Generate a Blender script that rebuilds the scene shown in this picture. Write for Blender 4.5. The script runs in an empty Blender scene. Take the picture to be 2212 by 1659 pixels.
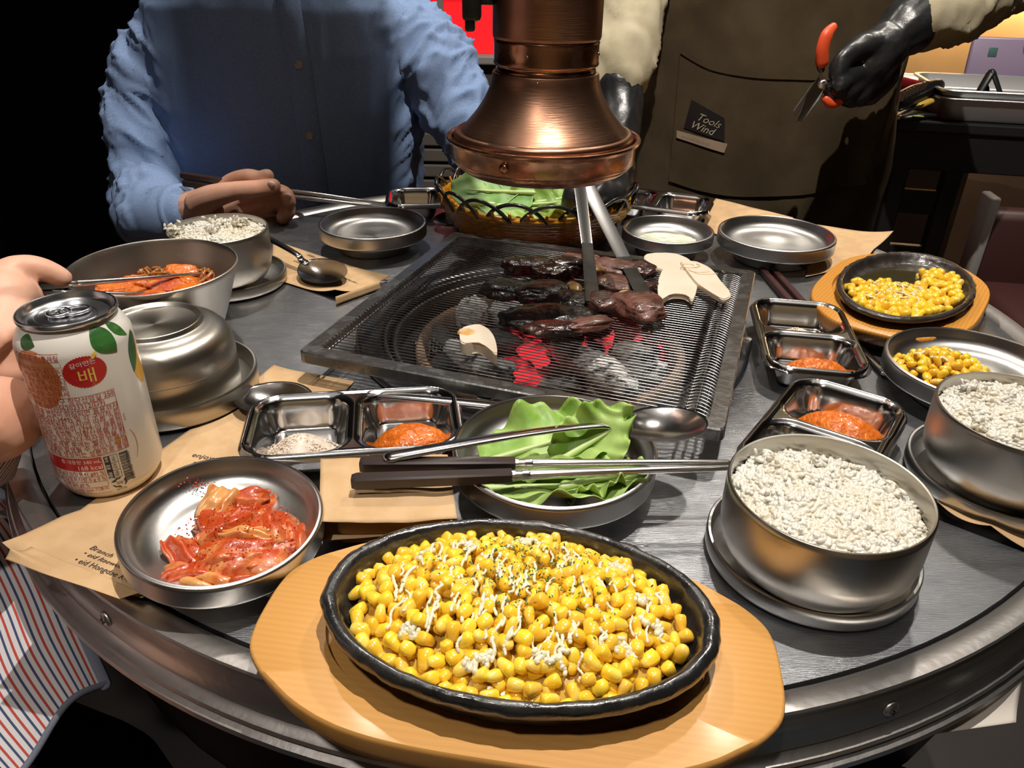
import bpy, bmesh, math, random
from mathutils import Vector as V, Matrix, noise, Euler
PI = math.pi
SC = bpy.context.scene
COL = SC.collection
random.seed(7)
TT = 0.75            # height of the table top above the floor

# ------------------------------------------------------------ camera
cam = bpy.data.cameras.new('camera')
cam.sensor_width = 36.0
cam.lens = 1680 / 2212 * 36
cam.clip_start = 0.02
co = bpy.data.objects.new('camera', cam)
COL.objects.link(co)
_p, _r = math.radians(29.4), math.radians(1.1)
_up = V((0, math.sin(_p), math.cos(_p))); _fw = V((0, math.cos(_p), -math.sin(_p))); _x = V((1, 0, 0))
_rx = _x * math.cos(_r) + _up * math.sin(_r); _uy = _up * math.cos(_r) - _x * math.sin(_r)
mw = Matrix((( _rx.x, _uy.x, -_fw.x, 0), (_rx.y, _uy.y, -_fw.y, 0), (_rx.z, _uy.z, -_fw.z, TT + 0.32), (0, 0, 0, 1)))
co.matrix_world = mw
SC.camera = co

# ------------------------------------------------------------ world, view, lamps' light
w = bpy.data.worlds.new('world'); SC.world = w; w.use_nodes = True
w.node_tree.nodes['Background'].inputs[0].default_value = (1.0, 0.92, 0.84, 1)
w.node_tree.nodes['Background'].inputs[1].default_value = 0.03
SC.view_settings.view_transform = 'Standard'
SC.view_settings.look = 'None'
SC.view_settings.exposure = 0.08
SC.view_settings.gamma = 1.0
SC.view_settings.use_curve_mapping = False
SC.cycles.use_denoising = True
SC.cycles.max_bounces = 7
SC.cycles.caustics_reflective = False
SC.cycles.caustics_refractive = False

def spot(loc, target, power, size, blend, col, rad=0.03):
    l = bpy.data.lights.new('spot_light', 'SPOT'); l.energy = power; l.spot_size = math.radians(size); l.spot_blend = blend
    l.color = col; l.shadow_soft_size = rad
    o = bpy.data.objects.new('spot_light', l); COL.objects.link(o); o.location = loc
    o.rotation_euler = (V(target) - V(loc)).to_track_quat('-Z', 'Y').to_euler()
    return o
LAMPS = [  # position, target, power, colour, cone, blend, radius
    ((-0.36, 1.42, 2.35), (-0.05, 0.62, 0.75), 26, (1.0, 0.93, 0.84), 90, .4, .04),
    ((0.60, 1.40, 2.35), (0.12, 0.60, 0.75), 30, (1.0, 0.92, 0.82), 90, .4, .04),
    ((0.172, 0.43, 2.35), (0.05, 0.62, 0.75), 92, (1.0, 0.94, 0.86), 120, .5, .008),
    ((-0.30, -0.35, 2.25), (-0.15, 0.30, 0.80), 30, (1.0, 0.93, 0.85), 32, .4, .04),
    ((1.10, 1.62, 2.35), (1.10, 1.90, 0.75), 60, (1.0, 0.90, 0.78), 90, .4, .04),  # added spot, brightens the steel pans on the cart
]
for a, b, e, c, cone, bl_, rd_ in LAMPS:
    spot((a[0], a[1], a[2] - 0.03), b, e, cone, bl_, c, rd_)

# ------------------------------------------------------------ materials
def _n(nt, t, **k):
    n = nt.nodes.new(t)
    for a, b in k.items(): setattr(n, a, b)
    return n
def mat(name, col, rough=.5, metal=0, col2=None, ns=20, st=(1, 1, 1), lo=.4, hi=.6, detail=3, bump=0, bs=100, bst=(1, 1, 1),
        rough2=None, sss=0, coat=0, spec=.5, emit=None, es=0, aniso=0, tang=None, rnd=0, dist=0, ssc=.006, ssr=(1, .5, .25), bd=.001, trans=0, wave=None):
    m = bpy.data.materials.new(name); m.use_nodes = True
    nt = m.node_tree; b = nt.nodes['Principled BSDF']; L = nt.links.new
    b.inputs['Base Color'].default_value = (*col, 1)
    b.inputs['Roughness'].default_value = rough; b.inputs['Metallic'].default_value = metal
    b.inputs['Specular IOR Level'].default_value = spec
    tc = _n(nt, 'ShaderNodeTexCoord')
    def mp(s):
        q = _n(nt, 'ShaderNodeMapping'); q.inputs['Scale'].default_value = s; L(tc.outputs['Object'], q.inputs[0]); return q.outputs[0]
    fac = None
    if wave:
        q = _n(nt, 'ShaderNodeTexWave'); q.inputs['Scale'].default_value = wave[0]; q.inputs['Distortion'].default_value = wave[1]
        q.inputs['Detail'].default_value = 3; q.inputs['Detail Scale'].default_value = wave[2]
        q.bands_direction = wave[3]; L(mp(st), q.inputs[0]); fac = q.outputs['Fac']
    elif col2 or rough2 is not None:
        q = _n(nt, 'ShaderNodeTexNoise'); q.inputs['Scale'].default_value = ns; q.inputs['Detail'].default_value = detail
        q.inputs['Distortion'].default_value = dist; L(mp(st), q.inputs[0]); fac = q.outputs['Fac']
    if fac:
        r = _n(nt, 'ShaderNodeMapRange'); r.inputs[1].default_value = lo; r.inputs[2].default_value = hi; L(fac, r.inputs[0]); fac = r.outputs[0]
    src = None
    if col2:
        x = _n(nt, 'ShaderNodeMix'); x.data_type = 'RGBA'; x.inputs[6].default_value = (*col, 1); x.inputs[7].default_value = (*col2, 1)
        L(fac, x.inputs[0]); src = x.outputs[2]; L(src, b.inputs['Base Color'])
    if rnd:
        oi = _n(nt, 'ShaderNodeObjectInfo'); h = _n(nt, 'ShaderNodeHueSaturation')
        r1 = _n(nt, 'ShaderNodeMapRange'); r1.inputs[3].default_value = .5 - rnd * .12; r1.inputs[4].default_value = .5 + rnd * .12
        r2 = _n(nt, 'ShaderNodeMapRange'); r2.inputs[3].default_value = 1 - rnd; r2.inputs[4].default_value = 1 + rnd * .4
        L(oi.outputs['Random'], r1.inputs[0]); L(oi.outputs['Random'], r2.inputs[0]); L(r1.outputs[0], h.inputs['Hue']); L(r2.outputs[0], h.inputs['Value'])
        if src: L(src, h.inputs['Color'])
        else: h.inputs['Color'].default_value = (*col, 1)
        L(h.outputs[0], b.inputs['Base Color'])
    if rough2 is not None:
        r = _n(nt, 'ShaderNodeMapRange'); r.inputs[3].default_value = rough; r.inputs[4].default_value = rough2; L(fac, r.inputs[0]); L(r.outputs[0], b.inputs['Roughness'])
    if bump:
        q = _n(nt, 'ShaderNodeTexNoise'); q.inputs['Scale'].default_value = bs; q.inputs['Detail'].default_value = 4; L(mp(bst), q.inputs[0])
        k = _n(nt, 'ShaderNodeBump'); k.inputs['Strength'].default_value = bump; k.inputs['Distance'].default_value = bd
        L(q.outputs['Fac'], k.inputs['Height']); L(k.outputs[0], b.inputs['Normal'])
    if sss:
        b.inputs['Subsurface Weight'].default_value = sss; b.inputs['Subsurface Radius'].default_value = ssr; b.inputs['Subsurface Scale'].default_value = ssc
    if coat: b.inputs['Coat Weight'].default_value = coat; b.inputs['Coat Roughness'].default_value = .12
    if emit: b.inputs['Emission Color'].default_value = (*emit, 1); b.inputs['Emission Strength'].default_value = es
    if trans: b.inputs['Transmission Weight'].default_value = trans
    if aniso:
        b.inputs['Anisotropic'].default_value = aniso
        t = _n(nt, 'ShaderNodeTangent'); t.direction_type = 'RADIAL'; t.axis = 'Z'; L(t.outputs[0], b.inputs['Tangent'])
    return m

M = {}
M['steel'] = mat('brushed_steel', (.56, .55, .53), .33, 1, aniso=.65, bump=.05, bs=300)
M['steel2'] = mat('stained_brushed_steel', (.53, .51, .47), .34, 1, col2=(.44, .40, .34), ns=9, aniso=.55, bump=.05, bs=300)
M['mirror'] = mat('polished_steel', (.64, .63, .62), .15, 1, bump=.10, bs=26, bd=.002)
M['spoon'] = mat('worn_polished_steel', (.62, .61, .60), .17, 1, bump=.04, bs=300)
M['table'] = mat('scratched_steel_top', (.44, .45, .47), .29, 1, col2=(.25, .255, .27), ns=26, st=(1, 2.5, 1), lo=.35, hi=.7, detail=6, rough2=.42, bump=.42, bs=60, bst=(1.5, 42, 1), bd=.0006)
M['rim'] = mat('dull_steel_rim', (.62, .60, .58), .36, 1, col2=(.42, .39, .37), ns=12, st=(1, 1, 6), rough2=.48, bump=.2, bs=160)
M['grate'] = mat('greasy_steel_frame', (.36, .35, .34), .30, 1, col2=(.10, .10, .10), ns=60, lo=.5, hi=.72, rough2=.55, bump=.3, bs=200)
M['wire'] = mat('steel_wire', (.36, .355, .35), .26, 1, col2=(.14, .12, .11), ns=22, lo=.5, hi=.62)
M['pit'] = mat('blackened_steel', (.16, .155, .15), .35, 1, col2=(.05, .05, .05), ns=14, rough2=.6)
M['pitshine'] = mat('sooty_bright_steel', (.20, .20, .21), .26, 1, col2=(.09, .09, .095), ns=9, rough2=.5, bump=.3, bs=90)
M['clay'] = mat('scorched_fire_clay', (.27, .17, .10), .85, 0, col2=(.12, .075, .05), ns=40, bump=.5, bs=160)
M['copper'] = mat('aged_copper', (.44, .24, .15), .28, 1, col2=(.25, .125, .08), ns=7, st=(1, 1, 3), lo=.35, hi=.66, detail=6, rough2=.40, bump=.25, bs=60, bst=(1, 1, 22), bd=.0006)
M['copperd'] = mat('stained_copper', (.42, .21, .12), .24, 1, col2=(.16, .07, .04), ns=34, st=(1, 1, 2), lo=.52, hi=.68, detail=5, rough2=.42, bump=.3, bs=90)
M['blackpl'] = mat('black_plastic', (.012, .012, .012), .35)
M['wood'] = mat('varnished_pine', (.62, .315, .085), .46, 0, col2=(.575, .285, .074), wave=(85, 4.0, .35, 'Y'), st=(.05, 1, .4), lo=-.4, hi=.9, coat=.08, bump=.08, bs=60, bst=(1, 14, 4))
M['wood2'] = mat('orange_pine', (.70, .32, .055), .38, 0, col2=(.60, .25, .04), wave=(95, 4.0, .35, 'Y'), st=(.05, 1, .4), lo=-.2, hi=.9, coat=.08, bump=.1, bs=60, bst=(1, 14, 4))
M['iron'] = mat('oiled_cast_iron', (.012, .012, .012), .24, 0, spec=.9, bump=.8, bs=95, bd=.0016, rough2=.45, ns=60, coat=.5)
M['iron2'] = mat('seasoned_cast_iron', (.035, .026, .022), .30, .2, spec=.8, bump=.8, bs=110, bd=.0014, rough2=.5, ns=60, coat=.3)
M['corn'] = mat('sweetcorn', (.94, .58, .035), .20, 0, col2=(.96, .72, .20), ns=90, lo=.45, hi=.8, sss=.35, coat=.7, rnd=.07)
M['sauce'] = mat('yellow_sauce', (.55, .36, .06), .16, 0, coat=.8, bump=.3, bs=120)
M['mayo'] = mat('mayonnaise', (.80, .71, .50), .24, 0, sss=.2, coat=.5)
M['herb'] = mat('parsley', (.055, .12, .025), .6)
M['rice'] = mat('steamed_rice', (.74, .71, .63), .34, 0, col2=(.70, .64, .52), ns=40, coat=.2)
M['riceb'] = mat('rice_mass', (.76, .68, .52), .4, 0, sss=.4, bump=.6, bs=160)
M['salt'] = mat('coarse_seasoned_salt', (.84, .72, .60), .5, 0, col2=(.60, .42, .28), ns=260, lo=.5, hi=.7)
M['ssam'] = mat('spicy_bean_paste', (.74, .17, .008), .26, 0, col2=(.52, .07, .003), ns=220, lo=.45, hi=.75, coat=.4, bump=.9, bs=330, bd=.002)
M['kim'] = mat('red_kimchi', (.50, .060, .007), .38, 0, col2=(.72, .30, .09), ns=46, lo=.50, hi=.72, dist=1.2, coat=.35, bump=.6, bs=260, sss=.15)
M['kimpale'] = mat('pale_kimchi_stem', (.74, .36, .12), .28, 0, col2=(.58, .13, .02), ns=42, lo=.5, hi=.7, st=(1, 3, 1), coat=.35, bump=.4, bs=200, sss=.2)
M['kimsauce'] = mat('kimchi_brine', (.72, .10, .005), .12, 0, coat=1, bump=.2, bs=120)
M['chili'] = mat('chili_flakes', (.42, .03, .005), .3, coat=.5)
M['leaf'] = mat('lettuce', (.20, .36, .055), .45, 0, col2=(.40, .55, .16), ns=38, lo=.4, hi=.65, bump=.5, bs=120, sss=.12, spec=.4)
M['leaf2'] = mat('perilla_leaf', (.20, .40, .10), .5, 0, col2=(.34, .52, .20), ns=24, bump=.5, bs=90, spec=.35)
M['rib'] = mat('lettuce_rib', (.55, .68, .28), .4)
M['wick'] = mat('orange_wicker', (.92, .44, .03), .28, 0, col2=(.66, .24, .01), ns=30, coat=.4)
M['wickb'] = mat('black_wicker', (.012, .010, .010), .3, coat=.4)
M['dress'] = mat('cream_dressing', (.72, .76, .55), .25, 0, sss=.2, coat=.4)
M['kraft'] = mat('kraft_paper', (.60, .40, .22), .75, 0, col2=(.55, .355, .185), ns=60, bump=.12, bs=400, spec=.2)
M['print'] = mat('dark_print', (.05, .035, .03), .7)
M['white'] = mat('white_enamel_print', (.74, .70, .63), .30, 0, coat=.35)
M['redp'] = mat('red_print', (.48, .018, .016), .34, coat=.3)
M['redt'] = mat('dark_red_lettering', (.42, .045, .03), .5)
M['blackp'] = mat('black_print', (.015, .013, .012), .4)
M['yelp'] = mat('yellow_print', (.80, .56, .10), .4)
M['whitp'] = mat('white_print', (.82, .76, .72), .4)
M['orp'] = mat('brown_pear_print', (.52, .20, .065), .4, col2=(.46, .16, .05), ns=120, coat=.3)
M['brp'] = mat('brown_line_print', (.45, .20, .04), .4)
M['pearp'] = mat('golden_pear_print', (.80, .42, .04), .35, coat=.3)
M['grnp'] = mat('green_leaf_print', (.012, .07, .012), .4, col2=(.035, .14, .025), ns=60, coat=.4)
M['alu'] = mat('can_aluminium', (.62, .63, .65), .24, 1, bump=.05, bs=80)
M['chop'] = mat('dark_brown_handle', (.035, .022, .020), .32, 0, coat=.2)
M['chopm'] = mat('chopstick_steel', (.72, .70, .68), .22, 1)
M['meat'] = mat('glazed_grilled_beef', (.060, .020, .014), .24, 0, col2=(.030, .010, .008), ns=60, coat=.7, bump=.9, bs=150, bd=.002, spec=.6)
M['meatl'] = mat('seared_beef', (.17, .070, .050), .34, 0, col2=(.08, .03, .02), ns=70, coat=.25, bump=.9, bs=120, bst=(1, 3, 1), bd=.002)
M['meatd'] = mat('charred_beef', (.020, .009, .008), .35, 0, col2=(.006, .005, .005), ns=60, coat=.3, bump=1, bs=170, bd=.002)
M['mush'] = mat('king_oyster_mushroom', (.74, .63, .50), .5, 0, col2=(.68, .55, .40), ns=30, lo=.45, hi=.8, sss=.2, bump=.1, bs=90)
M['toast'] = mat('toasted_mushroom', (.62, .33, .09), .45, 0, col2=(.80, .62, .40), ns=70)
M['garlic'] = mat('grilled_garlic', (.70, .44, .16), .35, 0, col2=(.45, .22, .06), ns=60, coat=.4)
M['ash'] = mat('ash_covered_charcoal', (.72, .72, .70), .9, 0, col2=(.07, .07, .07), ns=75, lo=.54, hi=.62, detail=6, bump=1, bs=110, bd=.003)
M['coal'] = mat('black_charcoal', (.020, .019, .018), .7, 0, col2=(.12, .12, .12), ns=60, lo=.5, hi=.75, bump=1, bs=90, bd=.003)
def ember(name, strength, lo, hi):
    m = mat(name, (.04, .02, .02), .8, bump=1, bs=80, bd=.003); nt = m.node_tree; b = nt.nodes['Principled BSDF']
    tc = _n(nt, 'ShaderNodeTexCoord'); q = _n(nt, 'ShaderNodeTexNoise'); q.inputs['Scale'].default_value = 45
    r = _n(nt, 'ShaderNodeMapRange'); r.inputs[1].default_value = lo; r.inputs[2].default_value = hi; r.inputs[4].default_value = strength
    nt.links.new(tc.outputs['Object'], q.inputs[0]); nt.links.new(q.outputs['Fac'], r.inputs[0]); nt.links.new(r.outputs[0], b.inputs['Emission Strength'])
    b.inputs['Emission Color'].default_value = (1.0, .045, .06, 1); return m
M['ember'] = ember('glowing_charcoal', .9, .42, .60)
M['skin'] = mat('skin', (.72, .42, .30), .5, 0, col2=(.64, .33, .22), ns=14, sss=.25, bump=.15, bs=260, spec=.4)
M['hair'] = mat('dark_hair', (.012, .009, .007), .5, bump=.5, bs=200)
M['shirt'] = mat('blue_chambray', (.24, .34, .54), .85, 0, col2=(.19, .27, .46), ns=700, lo=.4, hi=.6, bump=.18, bs=900, spec=.15)
M['button'] = mat('shell_button', (.42, .36, .30), .35)
M['khaki'] = mat('beige_cotton', (.48, .42, .29), .9, 0, col2=(.42, .36, .24), ns=30, bump=.2, bs=500, spec=.15)
M['apron'] = mat('brown_canvas', (.085, .060, .032), .85, 0, col2=(.065, .045, .024), ns=14, bump=.3, bs=500, spec=.2)
M['glove'] = mat('black_nitrile', (.016, .016, .017), .34, 0, bump=.35, bs=45, bst=(1, 1, 1), bd=.004, spec=.6)
M['orange'] = mat('orange_grip', (.80, .09, .025), .4)
M['navy'] = mat('black_trousers', (.010, .012, .018), .9, 0, col2=(.016, .019, .028), ns=500, bump=.25, bs=600, spec=.1)
M['denim'] = mat('dark_denim', (.018, .030, .045), .9, 0, col2=(.03, .045, .06), ns=400, bump=.3, bs=600, spec=.1)
M['floor'] = mat('dark_floor', (.020, .015, .013), .6, 0, col2=(.014, .011, .010), ns=4)
M['ceil'] = mat('dark_ceiling', (.06, .055, .05), .8)
M['wall'] = mat('taupe_wall', (.105, .080, .058), .7, 0, col2=(.09, .07, .05), ns=3)
M['brown'] = mat('dimmed_lower_wall', (.13, .080, .050), .6, 0, col2=(.11, .065, .04), ns=5)  # darker tone standing in for weaker light low on the tan wall
M['tongs'] = mat('dark_tongs_steel', (.30, .29, .28), .22, 1)
M['tan'] = mat('tan_wall', (.44, .30, .155), .75, 0, col2=(.38, .26, .13), ns=5)
M['beige'] = mat('beige_wall', (.55, .46, .34), .8)
M['wdark'] = mat('black_wall', (.006, .006, .007), .9)
M['redglow'] = mat('red_lit_panel', (.3, .01, .01), .4, emit=(1.0, .012, .018), es=.85)
M['led'] = mat('warm_led', (1, .8, .5), .5, emit=(1.0, .62, .25), es=4.0)
M['panel'] = mat('fill_panel_glow', (.8, .8, .8), .5, emit=(1.0, .95, .90), es=.4)  # glow of the two added fill panels
M['lamp'] = mat('lamp_glass', (1, .95, .85), .4, emit=(1.0, .9, .76), es=22.0)
M['pan'] = mat('bright_steel_pan', (.72, .72, .72), .42, .85)
M['black'] = mat('black_steel', (.014, .013, .013), .45)
M['slat'] = mat('grey_slats', (.115, .100, .085), .6)
M['grey'] = mat('grey_moulding', (.30, .28, .26), .5)
M['cream'] = mat('cream_panel', (.62, .58, .50), .6)
M['maroon'] = mat('maroon_leatherette', (.050, .014, .012), .5, bump=.2, bs=60)
M['lilac'] = mat('lilac_plastic', (.36, .28, .42), .35)
def stripes(name, k, axis=0, ang=0):
    m = mat(name, (.6, .6, .6), .85, bump=.15, bs=600, spec=.15); nt = m.node_tree; b = nt.nodes['Principled BSDF']; L = nt.links.new
    tc = _n(nt, 'ShaderNodeTexCoord'); mp = _n(nt, 'ShaderNodeMapping'); mp.inputs['Rotation'].default_value = (0, 0, ang); L(tc.outputs['UV'], mp.inputs[0])
    s = _n(nt, 'ShaderNodeSeparateXYZ'); L(mp.outputs[0], s.inputs[0])
    mu = _n(nt, 'ShaderNodeMath', operation='MULTIPLY'); mu.inputs[1].default_value = k; L(s.outputs[axis], mu.inputs[0])
    fr = _n(nt, 'ShaderNodeMath', operation='FRACT'); L(mu.outputs[0], fr.inputs[0])
    cr = _n(nt, 'ShaderNodeValToRGB'); cr.color_ramp.interpolation = 'CONSTANT'; e = cr.color_ramp.elements
    W = (.62, .60, .60, 1); e[0].position = 0; e[0].color = W; e[1].position = .25; e[1].color = (.055, .075, .16, 1)
    for ps, c in ((.42, W), (.72, (.45, .07, .06, 1)), (.90, W)): q = e.new(ps); q.color = c
    L(fr.outputs[0], cr.inputs[0]); L(cr.outputs[0], b.inputs['Base Color']); return m
M['stripe'] = stripes('red_and_navy_striped_cotton', 90, 0)
M['stripe2'] = stripes('fine_striped_cotton', 170, 0)

# ------------------------------------------------------------ object helpers
def link(name, data, parent=None, loc=None, rot=None):
    o = bpy.data.objects.new(name, data); COL.objects.link(o)
    if parent: o.parent = parent
    if loc is not None: o.location = loc
    if rot is not None: o.rotation_euler = rot
    return o
def tag(o, label=None, cat=None, group=None, kind=None):
    if label: o['label'] = label
    if cat: o['category'] = cat
    if group: o['group'] = group
    if kind: o['kind'] = kind
    return o
def thing(name, label, cat, loc=(0, 0, 0), rot=(0, 0, 0), group=None):
    return tag(link(name, None, None, loc, rot), label, cat, group)
def mesh(bm, m, smooth=True, name='mesh'):
    me = bpy.data.meshes.new(name); bm.to_mesh(me); bm.free()
    if m: me.materials.append(M[m] if isinstance(m, str) else m)
    if smooth:
        for p in me.polygons: p.use_smooth = True
    return me
def obj(name, bm, m, parent=None, loc=None, rot=None, smooth=True, auto=None):
    me = mesh(bm, m, smooth, name) if isinstance(bm, bmesh.types.BMesh) else bm
    if auto:
        try: me.set_sharp_from_angle(angle=math.radians(auto))
        except Exception: pass
    return link(name, me, parent, loc, rot)
def cp(o, parent=None, loc=None, rot=None, scale=None):
    c = o.copy(); COL.objects.link(c)
    if parent: c.parent = parent
    if loc is not None: c.location = loc
    if rot is not None: c.rotation_euler = rot
    if scale is not None: c.scale = scale
    return c
def cptree(o, loc, rot, label, group=None):
    r = cp(o, None, loc, rot); r['label'] = label
    if group: r['group'] = group
    for ch in [x for x in COL.objects if x.parent == o]:
        c = cp(ch, r)
        for g in [x for x in COL.objects if x.parent == ch]: cp(g, c)
    return r
BM = bmesh.new
def lathe(bm, prof, seg=64, sx=1, sy=1, c=(0, 0, 0), bump=None):
    rings = []
    for r, z in prof:
        if abs(r) < 1e-6: rings.append([bm.verts.new((c[0], c[1], c[2] + z))])
        else: rings.append([bm.verts.new((c[0] + r * sx * math.cos(2 * PI * k / seg), c[1] + r * sy * math.sin(2 * PI * k / seg), c[2] + z)) for k in range(seg)])
    for a, b in zip(rings, rings[1:]):
        for k in range(seg):
            k2 = (k + 1) % seg
            if len(a) == 1 and len(b) == 1: continue
            if len(a) == 1: bm.faces.new((a[0], b[k2], b[k]))
            elif len(b) == 1: bm.faces.new((a[k], a[k2], b[0]))
            else: bm.faces.new((a[k], a[k2], b[k2], b[k]))
    return bm
def spl(pts, rad, n):
    """Catmull-Rom through points"""
    P_ = [V(p) for p in pts]; out = []; ro = []
    for i in range(len(P_) - 1):
        a = P_[max(i - 1, 0)]; b = P_[i]; c = P_[i + 1]; d = P_[min(i + 2, len(P_) - 1)]
        for k in range(n):
            t = k / n
            out.append(.5 * ((2 * b) + (c - a) * t + (2 * a - 5 * b + 4 * c - d) * t * t + (3 * b - a - 3 * c + d) * t ** 3))
            ro.append(rad[i] * (1 - t) + rad[i + 1] * t)
    out.append(P_[-1]); ro.append(rad[-1]); return out, ro
def tube(bm, pts, rad, seg=12, n=1, cap=True, flat=1, fdir=None, square=False):
    if not isinstance(rad, (list, tuple)): rad = [rad] * len(pts)
    if n > 1: pts, rad = spl(pts, rad, n)
    P_ = [V(p) for p in pts]
    T = [(P_[min(i + 1, len(P_) - 1)] - P_[max(i - 1, 0)]).normalized() for i in range(len(P_))]
    u = V(fdir) if fdir else (V((0, 0, 1)) if abs(T[0].z) < .9 else V((1, 0, 0)))
    u = (u - T[0] * u.dot(T[0])).normalized(); rings = []
    def ring(c, u, v, r):
        if square:
            k = 0.72; q = [(1, k), (k, 1), (-k, 1), (-1, k), (-1, -k), (-k, -1), (k, -1), (1, -k)]
            return [bm.verts.new(c + u * (a * r * flat) + v * (b * r)) for a, b in q]
        return [bm.verts.new(c + u * (math.cos(2 * PI * k / seg) * r * flat) + v * (math.sin(2 * PI * k / seg) * r)) for k in range(seg)]
    N = len(P_)
    for i in range(N):
        u = (u - T[i] * u.dot(T[i])).normalized(); v = T[i].cross(u)
        if cap and i == 0 and not square:
            for a in (.25, .65): rings.append(ring(P_[0] - T[0] * rad[0] * math.cos(a * PI / 2), u, v, rad[0] * math.sin(a * PI / 2)))
        rings.append(ring(P_[i], u, v, rad[i]))
        if cap and i == N - 1 and not square:
            for a in (.65, .25): rings.append(ring(P_[i] + T[i] * rad[i] * math.cos(a * PI / 2), u, v, rad[i] * math.sin(a * PI / 2)))
    s = len(rings[0])
    for a, b in zip(rings, rings[1:]):
        for k in range(s): bm.faces.new((a[k], a[(k + 1) % s], b[(k + 1) % s], b[k]))
    bm.faces.new(rings[0][::-1]); bm.faces.new(rings[-1]); return bm
def box(bm, c, s, bev=0, rot=None, seg=2):
    r = bmesh.ops.create_cube(bm, size=1)['verts']
    for v in r: v.co = V((v.co.x * s[0], v.co.y * s[1], v.co.z * s[2]))
    if bev:
        es = list({e for v in r for e in v.link_edges})
        r2 = bmesh.ops.bevel(bm, geom=es, offset=bev, segments=seg, affect='EDGES', profile=.5)
        r = list({v for f in r2['faces'] for v in f.verts} | {v for v in r if v.is_valid})
    for v in r:
        if rot: v.co = Euler(rot).to_matrix() @ v.co
        v.co += V(c)
    return bm
def prism(bm, out, z0, z1, bev=0):
    a = [bm.verts.new((x, y, z0)) for x, y in out]; b = [bm.verts.new((x, y, z1)) for x, y in out]; n = len(out)
    f = [bm.faces.new(a[::-1]), bm.faces.new(b)]
    for k in range(n): bm.faces.new((a[k], a[(k + 1) % n], b[(k + 1) % n], b[k]))
    if bev: bmesh.ops.bevel(bm, geom=list(f[1].edges) + list(f[0].edges), offset=bev, segments=2, affect='EDGES')
    bmesh.ops.recalc_face_normals(bm, faces=bm.faces); return bm
def sheet(bm, fn, nu, nv, th=0, uv=False):
    G = [[bm.verts.new(fn(i / nu, j / nv)) for j in range(nv + 1)] for i in range(nu + 1)]
    lay = bm.loops.layers.uv.verify() if uv else None
    for i in range(nu):
        for j in range(nv):
            f = bm.faces.new((G[i][j], G[i + 1][j], G[i + 1][j + 1], G[i][j + 1]))
            if uv:
                for l, (a, b) in zip(f.loops, ((i, j), (i + 1, j), (i + 1, j + 1), (i, j + 1))): l[lay].uv = (a / nu, b / nv)
    if th:
        bmesh.ops.recalc_face_normals(bm, faces=bm.faces)
        bmesh.ops.solidify(bm, geom=list(bm.faces), thickness=th)
    return bm
def blob(bm, c, s, sub=3, amp=.15, fr=1.5, seed=0, rot=None, ridge=False, boxy=1):
    r = bmesh.ops.create_icosphere(bm, subdivisions=sub, radius=1)['verts']
    R = Euler(rot).to_matrix() if rot else None
    for v in r:
        q = v.co * fr + V((seed * 7.3, seed * 3.1, 0)); n = noise.noise(q) + .5 * noise.noise(q * 2.3)
        if ridge: n = .5 - abs(n) * 2
        if boxy != 1: v.co = V([math.copysign(abs(a_) ** boxy, a_) for a_ in v.co])
        v.co *= 1 + amp * n
        v.co = V((v.co.x * s[0], v.co.y * s[1], v.co.z * s[2]))
        if R: v.co = R @ v.co
        v.co += V(c)
    return bm
TMP = bpy.data.scenes.new('workbench')
def evalmesh(o):
    TMP.collection.objects.link(o); vl = TMP.view_layers[0]; vl.update(); dg = vl.depsgraph
    me = bpy.data.meshes.new_from_object(o.evaluated_get(dg)); return me
def fuse(bm, voxel, smooth=2, fn=None):
    """join closed shells into one continuous surface"""
    bmesh.ops.recalc_face_normals(bm, faces=bm.faces)
    me = bpy.data.meshes.new('shell'); bm.to_mesh(me); bm.free()
    o = bpy.data.objects.new('shell', me)
    m = o.modifiers.new('r', 'REMESH'); m.mode = 'VOXEL'; m.voxel_size = voxel
    if smooth: s = o.modifiers.new('s', 'SMOOTH'); s.iterations = smooth; s.factor = .5
    out = evalmesh(o); bpy.data.objects.remove(o); bpy.data.meshes.remove(me)
    b = BM(); b.from_mesh(out); bpy.data.meshes.remove(out)
    if fn:
        b.normal_update()
        for v in b.verts: v.co += v.normal * fn(v.co)
    return b
def joinbm(a, bm2):
    me = bpy.data.meshes.new('t'); bm2.to_mesh(me); bm2.free(); a.from_mesh(me); bpy.data.meshes.remove(me); return a
_TX = []
def later_text(s, size, align, done):
    """queue a line of lettering; all lines are turned into outlines together"""
    _TX.append((s, size, align, done))
def flush_text():
    LH = 3.0; c = bpy.data.curves.new('txt', 'FONT'); c.body = '\n'.join(t[0] for t in _TX); c.size = 1; c.space_line = LH; c.resolution_u = 2
    o = bpy.data.objects.new('txt', c); me = evalmesh(o); bpy.data.objects.remove(o); bpy.data.curves.remove(c)
    rows = [[] for _ in _TX]; co_ = [v.co.copy() for v in me.vertices]
    for p in me.polygons:
        i = int((1.7 - p.center.y) // LH)
        if 0 <= i < len(rows): rows[i].append(tuple(p.vertices))
    bpy.data.meshes.remove(me)
    for i, (s, size, align, done) in enumerate(_TX):
        b = BM(); mp = {}; xs = [co_[k].x for f in rows[i] for k in f] or [0]
        x0 = {'LEFT': 0, 'RIGHT': max(xs), 'CENTER': (max(xs) + min(xs)) / 2}[align]
        for f in rows[i]:
            for k in f:
                if k not in mp: mp[k] = b.verts.new(((co_[k].x - x0) * size, (co_[k].y + LH * i) * size, 0))
            try: b.faces.new([mp[k] for k in f])
            except ValueError: pass
        done(b)
    _TX.clear()
def sstep(a, b, x):
    t = min(1, max(0, (x - a) / (b - a))); return t * t * (3 - 2 * t)

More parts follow.
